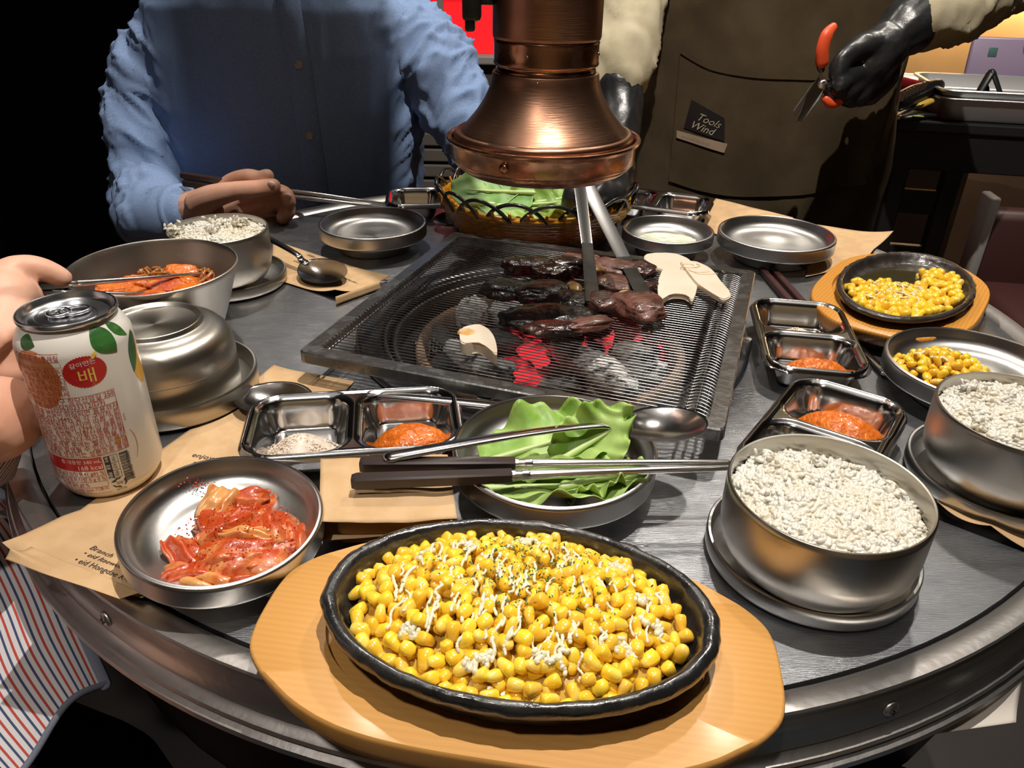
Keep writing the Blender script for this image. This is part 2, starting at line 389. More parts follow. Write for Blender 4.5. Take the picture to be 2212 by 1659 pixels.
# ------------------------------------------------------------ the room
def wallbox(name, c, s, m):
    o = obj(name, box(BM(), c, s), m, smooth=False); o['kind'] = 'structure'; return o
wallbox('floor', (0.2, 1.0, -0.02), (6.4, 5.4, .04), 'floor')
wallbox('ceiling', (0.2, 1.0, 2.52), (6.4, 5.4, .04), 'ceil')
wallbox('wall_left', (-2.95, 1.0, 1.25), (.06, 5.4, 2.5), 'wdark')
wallbox('wall_right', (3.35, 1.9, 1.25), (.06, 3.6, 2.5), 'wall')
wallbox('wall_back', (0.2, 2.98, 1.25), (6.3, .06, 2.5), 'wdark')
wallbox('wall_front', (0.2, -1.72, 1.25), (6.4, .04, 2.5), 'beige')
wl = spot((0.1, -.75, 2.40), (0.1, -1.72, 1.15), 22, 110, .8, (1, .84, .62), .06)  # added spot washing the wall behind the camera, for reflections in the steel
# low partition behind the diner: taupe panel, grey moulding, posts, slats
part = thing('partition', 'taupe half-height partition with grey top moulding behind the blue shirt diner', 'partition', (-.13, 2.25, 0))
obj('panel', box(BM(), (0, 0, .4), (.70, .04, .80)), 'wall', part, smooth=False)
obj('moulding', box(BM(), (0, -.02, .806), (.70, .07, .022), .004), 'grey', part, smooth=False)
obj('post', box(BM(), (.02, -.026, .4), (.012, .02, .79), .002), 'grey', part, smooth=False)
gl = thing('lit_screen', 'glowing red glass screen standing on the partition', 'screen', (-.13, 2.25, .818))
obj('pane', box(BM(), (0, 0, .155), (.70, .012, .31)), 'redglow', gl, smooth=False)
obj('mullion', box(BM(), (-.075, -.012, .155), (.016, .014, .31), .002), 'grey', gl, smooth=False)
obj('crossbar', box(BM(), (0, -.012, .135), (.70, .012, .010), .002), 'maroon', gl, smooth=False)
vb = thing('slatted_bench', 'grey slatted bench back seen under the diner\'s left arm', 'bench', (-.30, 1.95, 0))
obj('frame', box(BM(), (0, .03, .34), (.62, .03, .68)), 'black', vb, smooth=False)
s0 = obj('slat', box(BM(), (0, 0, 0), (.60, .018, .030), .003), 'slat', vb, (0, 0, .655), smooth=False)
for k in range(1, 9): cp(s0, vb, (0, 0, .655 - k * .038))
# tan counter wall with the LED strip, right rear
tw = wallbox('wall_right_rear', (1.85, 2.72, .52), (1.7, .05, 1.04), 'tan')
wall_shade = wallbox('wall_shade_1', (1.85, 2.68, .345), (1.7, .04, .69), 'brown')  # brown panel added to darken the wall below the LED's reach
lg = thing('led_strip', 'warm LED strip along the top of the tan wall', 'light', (1.85, 2.66, .985))
obj('diffuser', box(BM(), (0, 0, 0), (1.6, .02, .012)), 'led', lg, smooth=False)
obj('shelf', box(BM(), (0, .02, .022), (1.64, .09, .02), .003), 'black', lg, smooth=False)
l = bpy.data.lights.new('led_light', 'AREA'); l.shape = 'RECTANGLE'; l.size = 1.5; l.size_y = .02; l.energy = 8.0; l.color = (1, .66, .32)
o = link('led_light', l, None, (1.85, 2.645, .972)); o.rotation_euler = (math.radians(-12), 0, 0)
# ceiling lamps
for i, (a, b, e, c, *_z) in enumerate(LAMPS):
    t = thing('ceiling_lamp', ['ceiling spotlight above the seated diner', 'ceiling spotlight above the waitress', 'ceiling spotlight beside the hood pipe', 'ceiling spotlight behind the camera, left side', 'added ceiling spotlight that brightens the serving cart'][i], 'lamp', a)
    obj('housing', lathe(BM(), [(.0, .20), (.045, .20), (.05, .19), (.05, .0), (.046, -.004), (.04, .01), (.0, .012)], 24), 'black', t)
    obj('lamp_glass', lathe(BM(), [(0, .008), (.036, .008), (.036, .004), (0, .003)], 24), 'lamp', t)
    obj('stem', lathe(BM(), [(0, .2), (.008, .2), (.008, .0), (0, 0)][::-1] if False else [(0.0, .20), (.008, .20), (.008, .24), (0, .24)], 10), 'black', t)

for k, (x, y) in enumerate(((-.55, .25), (.65, .35))):  # added panels: soft fill and something bright for the steel to reflect
    t = thing('fill_panel', ['added square fill-light panel, left', 'added square fill-light panel, right'][k], 'lamp', (x, y, 2.46))
    obj('fill_emitter', box(BM(), (0, 0, 0), (.8, .8, .03)), 'panel', t, smooth=False); obj('frame', box(BM(), (0, 0, .02), (.86, .86, .03), .004), 'black', t, smooth=False)

# ------------------------------------------------------------ the barbecue table
TC = (.033, .700)
BC = (.036, .672)
tb = thing('barbecue_table', 'round stainless steel barbecue table with a raised rim and banded edge', 'table', (TC[0], TC[1], 0))
ofs = (BC[0] - TC[0], BC[1] - TC[1])
bm = BM(); n = 128; A = []; B_ = []; A2 = []; D = []
def ringv(bm, r, z, c=(0, 0)): return [bm.verts.new((c[0] + r * math.cos(2 * PI * k / n), c[1] + r * math.sin(2 * PI * k / n), z)) for k in range(n)]
def bridge(bm, a, b):
    for k in range(len(a)): bm.faces.new((a[k], b[k], b[(k + 1) % len(a)], a[(k + 1) % len(a)]))
R0 = [ringv(bm, .170, TT - .02, ofs), ringv(bm, .170, TT - .001, ofs), ringv(bm, .1715, TT, ofs), ringv(bm, .25, TT), ringv(bm, .36, TT), ringv(bm, .4465, TT), ringv(bm, .4465, TT - .02)]
for a, b in zip(R0, R0[1:]): bridge(bm, a, b)
obj('tabletop', bm, 'table', tb, auto=40)
bm = lathe(BM(), [(.4475, TT - .012), (.4485, TT - .0012), (.4500, TT + .0004), (.4540, TT + .0030), (.4600, TT + .0042), (.4640, TT + .0040), (.4648, TT + .0028), (.4635, TT - .0005),
                  (.4622, TT - .0020), (.4622, TT - .0035), (.4632, TT - .0050), (.4640, TT - .0150), (.4645, TT - .0245), (.4632, TT - .0260), (.4650, TT - .0280), (.4690, TT - .0292), (.4700, TT - .0310), (.4672, TT - .0322), (.4675, TT - .0335), (.4722, TT - .0355), (.4728, TT - .0385), (.468, TT - .041), (.45, TT - .041), (.4475, TT - .012)], 160)
obj('rim', bm, 'rim', tb, auto=35)
for q in ((-0.2257,0.3159,0.7370), (0.1966,0.2623,0.7370), (0.5190,0.7379,0.7370)):
    a = math.atan2(q[1] - TC[1], q[0] - TC[0]); d = V((math.cos(a), math.sin(a), 0))
    bm = BM(); lathe(bm, [(.0048, 0), (.0048, .0006), (.0040, .0016), (.002, .0024), (0, .0026)], 16)
    sc = obj('screw', bm, 'steel', tb, d * .4640 + V((0, 0, TT - .0145)), d.to_track_quat('Z', 'Y').to_euler())
    for r in (0, PI / 2): obj('slot', box(BM(), (0, 0, .0024), (.0042, .0008, .0008)), 'black', sc, (0, 0, 0), (0, 0, r), smooth=False)
obj('apron', lathe(BM(), [(.435, TT - .035), (.435, TT - .16), (.43, TT - .165), (.2, TT - .165)], 64), 'black', tb)
obj('pedestal', lathe(BM(), [(.2, TT - .165), (.19, .3), (.16, .08), (.28, .03), (.28, 0), (0, 0)], 48), 'black', tb)

# charcoal burner set into the table
bp = thing('charcoal_burner', 'round charcoal burner with steel collar sunk in the middle of the table', 'burner', (BC[0], BC[1], TT))
obj('collar', lathe(BM(), [(.183, .0012), (.183, .004), (.178, .0048), (.166, .0045), (.160, .002), (.158, -.006), (.150, -.012), (.146, -.030), (.139, -.034), (.137, -.060), (.110, -.075), (0, -.078)], 96), 'pitshine', bp)
obj('air_ring', lathe(BM(), [(.150, -.008), (.150, -.004), (.147, -.003), (.145, -.006), (.145, -.02)], 96), 'pit', bp)
obj('air_ring', lathe(BM(), [(.158, -.004), (.158, .001), (.1555, .002), (.154, -.001), (.154, -.012)], 96), 'pit', bp)
cl = BM(); n_ = 120
rp = [(.128, -.070), (.129, -.016), (.127, -.0115), (.123, -.0105), (.1205, -.013), (.119, -.020), (.119, -.070)]
lathe(cl, rp, n_)
for v in cl.verts: v.co += v.co.normalized() * .0006 * noise.noise(v.co * 130)
obj('clay_ring', cl, 'clay', bp)
obj('ash_bed', lathe(BM(), [(.119, -.058), (.08, -.056), (0, -.055)], 48), 'coal', bp)
for px in ((-0.0206,0.5117,0.7680), (-0.0153,0.5204,0.7680), (0.2058,0.6232,0.7680), (-0.1303,0.7400,0.7680)):
    bm = lathe(BM(), [(.0068, .003), (.0068, .0185), (.0060, .020), (0, .0202)], 20)
    obj('locating_pin', bm, 'steel', bp, (px[0] - BC[0], px[1] - BC[1], 0), auto=50)
random.seed(3)
pos = []
def coal(x, y, z, s, m, rot, sd, label):
    bm = blob(BM(), (0, 0, 0), s, 3, .22, 1.6, sd, None, True)
    o = obj('charcoal', bm, m, None, (x, y, z), rot); tag(o, label, 'charcoal', 'charcoal lumps in the burner'); return o
spec = [((0.0778,0.5951,0.7500), (.040,.014,.014), 'ash', -.9, 'large ash-white charcoal log lying diagonally at the front of the burner'),
 ((0.0569,0.6398,0.7400), (.034,.013,.013), 'ash', -.95, 'ash-white charcoal log left of the large front log'),
 ((0.1107,0.6420,0.7400), (.024,.013,.014), 'ash', -.6, 'cracked white charcoal lump right of the front log'),
 ((0.1381,0.7250,0.7350), (.034,.011,.013), 'ash', -1.5, 'long white charcoal stick against the right of the clay ring'),
 ((0.1235,0.6340,0.7300), (.022,.013,.013), 'ash', -.5, 'short white charcoal lump by the front right of the clay ring'),
 ((0.1128,0.7949,0.7300), (.022,.013,.014), 'ash', -1.2, 'white charcoal lump behind the glowing centre'),
 ((0.0845,0.7118,0.7400), (.018,.012,.015), 'coal', .3, 'black charcoal lump right of the glowing centre'),
 ((0.0193,0.6770,0.7250), (.036,.013,.012), 'ember', -1.2, 'bright red glowing charcoal in the middle'),
 ((0.0275,0.7350,0.7200), (.030,.014,.012), 'ember', .2, 'red glowing charcoal behind the middle one'),
 ((0.0015,0.6383,0.7250), (.028,.013,.012), 'ember', -.4, 'red glowing charcoal at the front left of the middle'),
 ((0.0870,0.7205,0.7150), (.030,.015,.010), 'ember', 1.2, 'glowing charcoal wedged under the white logs'),
 ((0.1383,0.7120,0.7150), (.030,.015,.010), 'ember', 1.4, 'glowing charcoal at the right between two white lumps'),
 ((0.0419,0.6926,0.7380), (.026,.014,.014), 'coal', -1.1, 'black charcoal lump in front of the meat'),
 ((-0.0217,0.6855,0.7300), (.030,.014,.014), 'coal', -.2, 'black charcoal lump left of the glowing centre'),
 ((-0.0426,0.6550,0.7300), (.026,.013,.013), 'ash', -.5, 'grey charcoal lump below the single mushroom piece'),
 ((-0.0155,0.6284,0.7300), (.022,.012,.012), 'ash', .1, 'grey ashy lump at the front left of the burner'),
 ((-0.0735,0.7038,0.7250), (.024,.012,.010), 'coal', -.9, 'dark charcoal piece at the left beside the mesh scrap'),
 ((-0.0434,0.7505,0.7300), (.018,.014,.020), 'ash', .6, 'white upright charcoal chunk at the left rear'),
 ((-0.0043,0.7523,0.7300), (.026,.014,.018), 'ash', -.8, 'white charcoal chunk at the rear under the meat'),
 ((0.0370,0.8145,0.7200), (.028,.016,.014), 'coal', .5, 'black charcoal at the rear of the burner'),
 ((0.0694,0.8294,0.7200), (.026,.016,.014), 'coal', 1.0, 'black charcoal in the rear right of the burner'),
 ((-0.0648,0.6541,0.7200), (.022,.013,.011), 'coal', .8, 'black charcoal at the far left front of the burner'),
 ((0.0446,0.6312,0.7200), (.026,.013,.012), 'ash', -.2, 'pale ash lump at the very front of the burner'),
 ((0.0918,0.5982,0.7300), (.024,.012,.012), 'ash', -.1, 'pale ash lump touching the front of the clay ring')]
for i, (q, s, m, a, lb) in enumerate(spec): coal(q[0], q[1], q[2], s, m, (random.uniform(-.2, .2), random.uniform(-.25, .25), a), i + 1, lb)
# scrap of expanded mesh at the left of the charcoal
ms = thing('mesh_scrap', 'small scrap of grey expanded metal mesh at the left of the charcoal', 'mesh', (-0.0828,0.6818,0.7280), (0.1, .1, -1.0))
for k in range(5):
    obj('strand', tube(BM(), [(-.016 + i * .0035, -.008 + k * .004 + (.0014 if i % 2 else -.0014), 0) for i in range(10)], .0005, 5), 'grey', ms)

# ------------------------------------------------------------ wire grill grate
GA = math.radians(-18.4)
gr = thing('grill_grate', 'square wire grill grate with a flat steel frame over the charcoal', 'grill grate', (.038, .660, TT + .021), (0, 0, GA))
S = .1625; SX = .1695; wd = .0125
bm = BM()
def sq(r, z, cr=.006):
    o = []
    for cx, cy, a0 in ((1, 1, 0), (-1, 1, 90), (-1, -1, 180), (1, -1, 270)):
        for k in range(4):
            a = math.radians(a0 + k * 30); o.append(bm.verts.new((cx * (r + SX - S - cr) + cr * math.cos(a), cy * (r - cr) + cr * math.sin(a), z)))
    return o
rr = [sq(S - .001, 0), sq(S, .001), sq(S, .0095), sq(S - .001, .0105), sq(S - wd, .0105, .003), sq(S - wd, .0085, .003), sq(S - wd, 0, .003)]
for a, b in zip(rr, rr[1:] + rr[:1]): bridge(bm, a, b)
bmesh.ops.recalc_face_normals(bm, faces=bm.faces)
obj('frame', bm, 'grate', gr, smooth=False)
for x in (SX - .030, SX - .0235, SX - .017):
    obj('cross_rod', tube(BM(), [(x, -S + .012, .0050), (x, S - .012, .0050)], .0012, 6), 'wire', gr)
pitch = .00505; nw = 58
bm = BM(); e = SX - .0115
pts = [(-e, 0, .0065), (-e + .004, 0, .0088), (e - .026, 0, .0088), (e - .0225, .0010, .0086), (e - .019, .0024, .0064), (e - .0145, .0026, .0086), (e - .009, .0026, .0086), (e - .004, .0012, .0078), (e, 0, .0060)]
tube(bm, pts, .00055, 6)
w0 = obj('wire', bm, 'wire', gr, (0, -(nw - 1) / 2 * pitch, 0))
for k in range(1, nw): cp(w0, gr, (0, (k - (nw - 1) / 2) * pitch, 0))
lp = BM(); False and tube(lp, [(-e + .010, -.0026, .0086), (-e + .004, -.0026, .0086), (-e + .0015, 0, .0086), (-e + .004, .0022, .0086), (-e + .010, .0022, .0086)], .0007, 5)
obj('end_rod', tube(BM(), [(-e + .006, -S + .012, .0062), (-e + .006, S - .012, .0062)], .0011, 6), 'wire', gr); lp.free()

# ------------------------------------------------------------ copper extraction hood
HC = (.0220, .660)
hd = thing('exhaust_hood', 'bell-shaped copper exhaust hood with its pipe hanging over the grill', 'exhaust hood', (HC[0], HC[1], TT))
obj('drip_ring', lathe(BM(), [(.056, .166), (.060, .158), (.0655, .1575), (.070, .1605), (.0735, .1635), (.0738, .1650), (.0752, .1655), (.0762, .168), (.0765, .1795), (.0790, .1815), (.0800, .1832), (.0795, .1845), (.0768, .1848), (.0750, .183), (.0745, .178), (.060, .176)], 96), 'copperd', hd, auto=50)
prof = [(.060, .178), (.0725, .1805), (.0738, .183), (.0738, .1865), (.0725, .1885), (.0702, .1890), (.0685, .1882), (.0680, .1890)]
for k in range(13):
    t = k / 12; prof.append((.0425 + (.0672 - .0425) * (1 - t) ** 1.75, .190 + .0425 * t))
prof += [(.0420, .2335), (.0400, .2338)]
obj('bell', lathe(BM(), prof, 96), 'copper', hd, auto=45)
obj('neck', lathe(BM(), [(.038, .232), (.0396, .2335), (.0396, .2365), (.0385, .2372), (.0400, .2385), (.0400, .2398)], 72), 'copperd', hd)
obj('band', lathe(BM(), [(.0395, .2385), (.0412, .2392), (.0418, .2405), (.0412, .2425), (.0412, .2545), (.0417, .2562), (.0410, .2572), (.0402, .2572)], 72), 'copperd', hd)
obj('pipe', lathe(BM(), [(.0405, .2570), (.0418, .2580), (.0424, .2600), (.0424, 1.75), (.038, 1.75)], 72), 'copper', hd)
def rivet(ang, r, z, s, m='copperd', nm='rivet'):
    d = V((math.cos(ang), math.sin(ang), 0)); bm = lathe(BM(), [(s, 0), (s, s * .3), (s * .6, s * .55), (0, s * .7)], 14)
    return obj(nm, bm, m, hd, d * r + V((0, 0, z)), d.to_track_quat('Z', 'Y').to_euler())
rivet(math.radians(-114), .0762, .1735, .0038)
rv = rivet(math.radians(-114), .0775, .1735, .0020, 'copper', 'screw')
rivet(math.radians(-112), .0412, .2480, .0011); rivet(math.radians(-14), .0412, .2480, .0016); rivet(math.radians(-100), .0423, .2300, .0011)
kb = BM(); box(kb, (-.0575, -.012, .293), (.014, .018, .046), .003); box(kb, (-.0590, -.012, .2685), (.0075, .012, .012), .002); box(kb, (-.048, -.012, .284), (.014, .006, .006), .001)
obj('damper_lever', kb, 'blackpl', hd, auto=40)

# ------------------------------------------------------------ tableware builders
def saucer_prof(R, H, bw=.015):
    """steel dish with an upright double-walled band"""
    return [(0, .0010), (R * .60, .0010), (R * .62, 0), (R * .66, .0003), (R * .74, H - bw - .004), (R - .006, H - bw - .0012), (R - .002, H - bw - .0004), (R - .0010, H - bw), (R - .0002, H - bw + .0006), (R, H - bw + .0016), (R, H - bw + .0026), (R, H - .0026), (R, H - .0014), (R - .0002, H - .0008), (R - .0008, H), (R - .0026, H + .0003),
            (R - .0038, H - .0010), (R - .0050, H - .0065), (R - .010, H - .0125), (R - .020, H - .0160), (R * .5, H - .0178), (0, H - .0180)]
def dish(name, label, R, H, loc, rot=(0, 0, 0), cat='dish', group=None, m='steel', bw=.015):
    o = obj(name, lathe(BM(), saucer_prof(R, H, bw), 96), m, None, loc, rot, auto=48); tag(o, label, cat, group); return o
def flat_saucer(label, R, H, loc, group='saucers under the rice bowls', m='steel'):
    pr = [(0, .0008), (R * .72, .0008), (R - .004, .0010), (R - .0012, .0024), (R, .0050), (R, H - .001), (R - .0008, H), (R - .0022, H), (R - .0030, H - .0015), (R - .0042, .0062), (R - .010, .0034), (R * .6, .0028), (0, .0028)]
    o = obj('saucer', lathe(BM(), pr, 96), m, None, loc, auto=48); tag(o, label, 'saucer', group); return o
def bowl_prof(R, H):
    k = R / .054
    return [(0, .0030), (.030 * k, .0030), (.0305 * k, .0), (.0335 * k, .0), (.0345 * k, .0028), (.0400 * k, .0075), (.0475 * k, .0155), (.0525 * k, .0250), (R, .0340), (R + .0002, H - .004), (R, H - .0006), (R - .0008, H), (R - .0018, H - .0003),
            (R - .0024, H - .003), (R - .0024, .0345), (.0495 * k, .0255), (.0445 * k, .0165), (.0370 * k, .0085), (.030 * k, .0055), (0, .0050)]
def rice_bowl(label, R, H, loc, m='steel2'):
    o = obj('rice_bowl', lathe(BM(), bowl_prof(R, H), 96), m, None, loc, auto=50); tag(o, label, 'bowl', 'steel rice bowls'); return o

T0 = TT + .0004
dishes = {}
kd = dish('side_dish', 'round steel dish holding kimchi, tilted on the near left table rim', .0560, .031, (-.1652, .3485, TT + .0040), (math.radians(2.7), math.radians(3.6), 0), group='steel side dishes')
ld = dish('side_dish', 'large round steel dish holding lettuce leaves, centre front', .0672, .034, (.0289, .4260, T0), group='steel side dishes', bw=.016)
d3 = dish('side_dish', 'empty round steel dish at the rear left, under the diner\'s chopsticks', .0635, .031, (-.1693, .8985, T0), group='steel side dishes')
d4 = dish('side_dish', 'empty round steel dish at the rear right beside the cream dressing', .0670, .032, (.3070, .8852, T0), group='steel side dishes')
d5 = dish('side_dish', 'smaller steel dish with cream dressing behind the grill', .0542, .029, (.1825, .9005, T0), group='steel side dishes', bw=.013)
d6 = dish('side_dish', 'round steel dish with a helping of corn at the right edge', .0690, .031, (.3765, .5620, T0), group='steel side dishes')
s1 = flat_saucer('steel saucer under the front right rice bowl', .0612, .0140, (.1805, .3598, T0))
s2 = flat_saucer('steel saucer under the rice bowl at the right frame edge', .0625, .0140, (.3405, .4409, T0))
s3 = flat_saucer('steel saucer under the rear left rice bowl', .0600, .0140, (-.3040, .7760, T0), m='steel2')
s4 = flat_saucer('deep steel saucer under the upturned bowl behind the can', .0655, .0200, (-.2720, .5430, T0), m='steel2')
b1 = rice_bowl('steel rice bowl of white rice at the front right', .0545, .0610, (.1752, .3450, T0 + .0030))
b2 = rice_bowl('steel rice bowl cut off by the right frame edge', .0540, .0610, (.3325, .4310, T0 + .0030))
b3 = rice_bowl('steel rice bowl at the rear left by the diner\'s hand', .0490, .0640, (-.3000, .7580, T0 + .0030))
# upturned bowl
b4 = obj('upturned_bowl', lathe(BM(), [(.053, .002), (.0545, 0), (.0560, .001), (.0562, .0040), (.0562, .0330), (.0556, .0400), (.0530, .0475), (.0480, .0530), (.0410, .0560), (.0365, .0572), (.0352, .0585), (.0350, .0608), (.0342, .0614), (.0330, .0608), (.0322, .0585), (.0310, .0578), (0, .0572)], 96), 'steel2', None, (-.2775, .5440, T0 + .0030), auto=50)
tag(b4, 'steel bowl turned upside down on a saucer behind the can', 'bowl')
obj('seam', lathe(BM(), [(.0561, .0278), (.0565, .0281), (.0565, .0285), (.0561, .0288)], 96), 'steel2', b4)
# conical stew bowl
nb = obj('stew_bowl', lathe(BM(), [(0, .002), (.042, .002), (.043, 0), (.046, .001), (.050, .010), (.060, .036), (.0695, .0655), (.0712, .0690), (.0712, .0704), (.0700, .0708), (.0690, .0695), (.0680, .0655), (.0585, .037), (.049, .012), (.044, .005), (0, .004)], 96), 'steel2', None, (-.3168, .6420, T0), auto=50)
tag(nb, 'wide conical steel bowl of red stew at the left', 'bowl')

# two-compartment sauce trays
def rbox(x, y, hx, hy, r):
    qx = abs(x) - hx + r; qy = abs(y) - hy + r
    return math.hypot(max(qx, 0), max(qy, 0)) + min(max(qx, qy), 0) - r
def tray_bm():
    HX, HY, D = .0765, .0440, .0225; nx, ny = 120, 72; bm = BM(); G = []
    for i in range(nx + 1):
        row = []
        for j in range(ny + 1):
            x = (i / nx * 2 - 1) * HX; y = (j / ny * 2 - 1) * HY
            # map the square grid onto the rounded rectangle
            a = max(abs(x) / HX, abs(y) / HY)
            if a > 0:
                t = math.atan2(y / HY, x / HX); ox, oy = x, y; r = .026
                for _ in range(6):
                    d = rbox(x, y, HX, HY, r)
                    if d > 0:
                        e = 1e-5; gx = (rbox(x + e, y, HX, HY, r) - d) / e; gy = (rbox(x, y + e, HX, HY, r) - d) / e; x -= gx * d; y -= gy * d
            so = rbox(x, y, HX, HY, .026); z = 0
            for cx in (-1, 1):
                s = rbox(x - cx * .0365, y, .0325, .0370, .018)
                z -= D * sstep(0, .0105, -s) + .0012 * sstep(-.0035, 0, -s) * (1 if s > 0 else 1)
            if so > -.0028: z -= .0038 * ((so + .0028) / .0028) ** 1.5
            if -.0064 < so < -.0030: z += .0008
            row.append(bm.verts.new((x, y, z + D + .0016)))
        G.append(row)
    for i in range(nx):
        for j in range(ny): bm.faces.new((G[i][j], G[i + 1][j], G[i + 1][j + 1], G[i][j + 1]))
    bmesh.ops.remove_doubles(bm, verts=bm.verts, dist=.00005)
    low = bmesh.ops.duplicate(bm, geom=list(bm.verts) + list(bm.edges) + list(bm.faces))['geom']
    for v in low:
        if isinstance(v, bmesh.types.BMVert): v.co.z -= .0008
    return bm
tme = mesh(tray_bm(), 'mirror')
def tray(label, loc, rz, rx=0, ry=0):
    o = link('sauce_tray', tme, None, loc, (rx, ry, rz)); return tag(o, label, 'tray', 'divided steel sauce trays')
TR = {}
TR['front'] = tray('divided steel tray with salt and bean paste, left of the lettuce dish', (-.1105, .4630, T0 + .004), math.radians(9))
TR['upper'] = tray('divided steel tray beside the right side of the grill, salt above bean paste', (.2610, .6270, T0 + .001), math.radians(81))
TR['lower'] = tray('divided steel tray with bean paste behind the front right rice bowl', (.2230, .4660, T0 + .001), math.radians(55))
TR['rl'] = tray('divided steel tray at the rear left, half behind the basket', (-.098, 1.035, T0 + .001), math.radians(6))
TR['rr'] = tray('divided steel tray at the rear right, behind the cream dressing', (.188, 1.040, T0 + .001), math.radians(-20))

# salt and paste
def heap(fnr, cx, cy, sx, sy, h, z0, n=40, amp=.12, seed=0, p=2.2):
    bm = BM(); rings = []
    for i in range(15):
        t = i / 14; row = []
        for k in range(n):
            a = 2 * PI * k / n; R = 1 + amp * noise.noise(V((math.cos(a) * 1.4 + seed, math.sin(a) * 1.4, seed))) * 2
            x, y = t * R * sx * math.cos(a), t * R * sy * math.sin(a)
            z = h * (1 - t ** p) + .0014 * (1 - t) ** .3 * noise.noise(V((x * 130, y * 130, seed)))
            row.append(bm.verts.new((cx + x, cy + y, z0 + z)))
            if i == 0: break
        rings.append(row)
    for a, b in zip(rings, rings[1:]):
        for k in range(n):
            k2 = (k + 1) % n
            if len(a) == 1: bm.faces.new((a[0], b[k], b[k2]))
            else: bm.faces.new((a[k], b[k], b[k2], a[k2]))
    return bm
def salt(label, tr, cx, cy, sx, sy, n, seed, h=.006):
    random.seed(seed); bm = heap(None, cx, cy, sx, sy, h, .0024, seed=seed, amp=.2, p=1.4)
    for k in range(n):
        r = math.sqrt(random.random()) * 1.18; a = random.random() * 2 * PI
        x, y = cx + sx * r * math.cos(a), cy + sy * r * math.sin(a); z = .0026 + h * max(0, 1 - r ** 1.4)
        s = random.uniform(.00045, .00105)
        q = bmesh.ops.create_icosphere(bm, subdivisions=1, radius=s)['verts']; R = Euler((random.random() * 6, random.random() * 6, 0)).to_matrix()
        for v in q: v.co = R @ V((v.co.x, v.co.y * .8, v.co.z * .7)) + V((x, y, z))
    o = obj('salt', bm, 'salt', None, tr.location, tr.rotation_euler, smooth=False); tag(o, label, 'salt', None, 'stuff')
salt('heap of coarse seasoned salt in the front tray\'s left compartment', TR['front'], -.0385, -.008, .0235, .0185, 1300, 5, .0165)
salt('small heap of salt in the far compartment of the tray beside the grill', TR['upper'], .0330, .000, .0140, .0190, 420, 6, .0100)
def paste(label, tr, cx, cy, sx, sy, h, seed):
    bm = heap(None, cx, cy, sx, sy, h, .0022, 56, .16, seed, 2.6)
    for v in bm.verts: v.co.z += .0012 * noise.noise(V((v.co.x * 260, v.co.y * 260, seed)))
    o = obj('bean_paste', bm, 'ssam', None, tr.location, tr.rotation_euler); tag(o, label, 'sauce')
paste('mound of glossy orange bean paste in the front tray', TR['front'], .0395, -.010, .0285, .0225, .0175, 2)
paste('orange bean paste in the near compartment of the tray beside the grill', TR['upper'], -.0400, -.006, .0190, .0260, .0150, 4)
paste('long smear of orange bean paste in the tray behind the front right rice bowl', TR['lower'], .0365, -.005, .0215, .0300, .0165, 6)
paste('orange sauce in the rear right tray', TR['rr'], -.0385, .008, .020, .020, .007, 9)
# cream dressing
dr = obj('cream_dressing', heap(None, 0, 0, .0440, .0385, .0016, .0125, 64, .08, 3, 6), 'dress', None, (.1835, .8985, T0)); tag(dr, 'pool of pale cream dressing in the smaller dish', 'dressing')

# spoons
def spoon_bm(L=.150):
    bm = BM(); A, B_ = .0315, .0245; nu, nv = 16, 30; rings = []
    for i in range(nu + 1):
        t = i / nu; row = []
        for k in range(nv):
            a = 2 * PI * k / nv; x = A * t * math.cos(a); y = B_ * t * math.sin(a)
            if math.cos(a) < 0: y *= 1 - .18 * t * math.cos(a) ** 2
            row.append(bm.verts.new((x, y, -.0085 * (1 - t * t) ** 1.0 + .0002)))
            if i == 0: break
        rings.append(row)
    for a, b in zip(rings, rings[1:]):
        for k in range(nv):
            k2 = (k + 1) % nv
            if len(a) == 1: bm.faces.new((a[0], b[k], b[k2]))
            else: bm.faces.new((a[k], b[k], b[k2], a[k2]))
    bmesh.ops.solidify(bm, geom=list(bm.faces), thickness=.0012)
    return bm
def handle_bm(L=.152, w=.0048):
    bm = BM(); tube(bm, [(-.0295, 0, -.0010), (-.036, 0, .0005), (-.042, 0, .0050), (-.075, 0, .0072), (-.12, 0, .0070), (-.0275 - L, 0, .0045)], [.0050, .0040, .0036, .0040, .0050, w * 1.2], 10, 5, flat=.38, fdir=(0, 0, 1)); return bm
SPB = mesh(spoon_bm(), 'spoon'); SPH = mesh(handle_bm(), 'spoon')
def spoon(label, loc, rot):
    t = thing('spoon', label, 'spoon', loc, rot, 'steel spoons'); link('spoon_head', SPB, t); link('handle', SPH, t); return t
q = (0.1005,0.4400,0.7940)
sp1 = spoon('steel spoon resting on the front lettuce dish, its round head to the right', q, (math.radians(-4), math.radians(-1), math.radians(15)))
q = (-0.1841,0.5115,0.7620)
sp2 = spoon('steel spoon whose head pokes out from under the front sauce tray', (q[0], q[1] + .006, TT + .013), (math.radians(0), math.radians(3), math.radians(170)))
q = (-0.2008,0.7825,0.7600)
sp3 = spoon('steel spoon lying on the brown paper at the rear left', (q[0] - .006, q[1] + .004, TT + .0125), (math.radians(8), math.radians(4), math.radians(-40)))
q = (-0.0799,0.9696,0.7600)
sp4 = spoon('steel spoon half hidden under the left end of the basket', (q[0], q[1] + .012, TT + .012), (0, math.radians(3), math.radians(-118)))

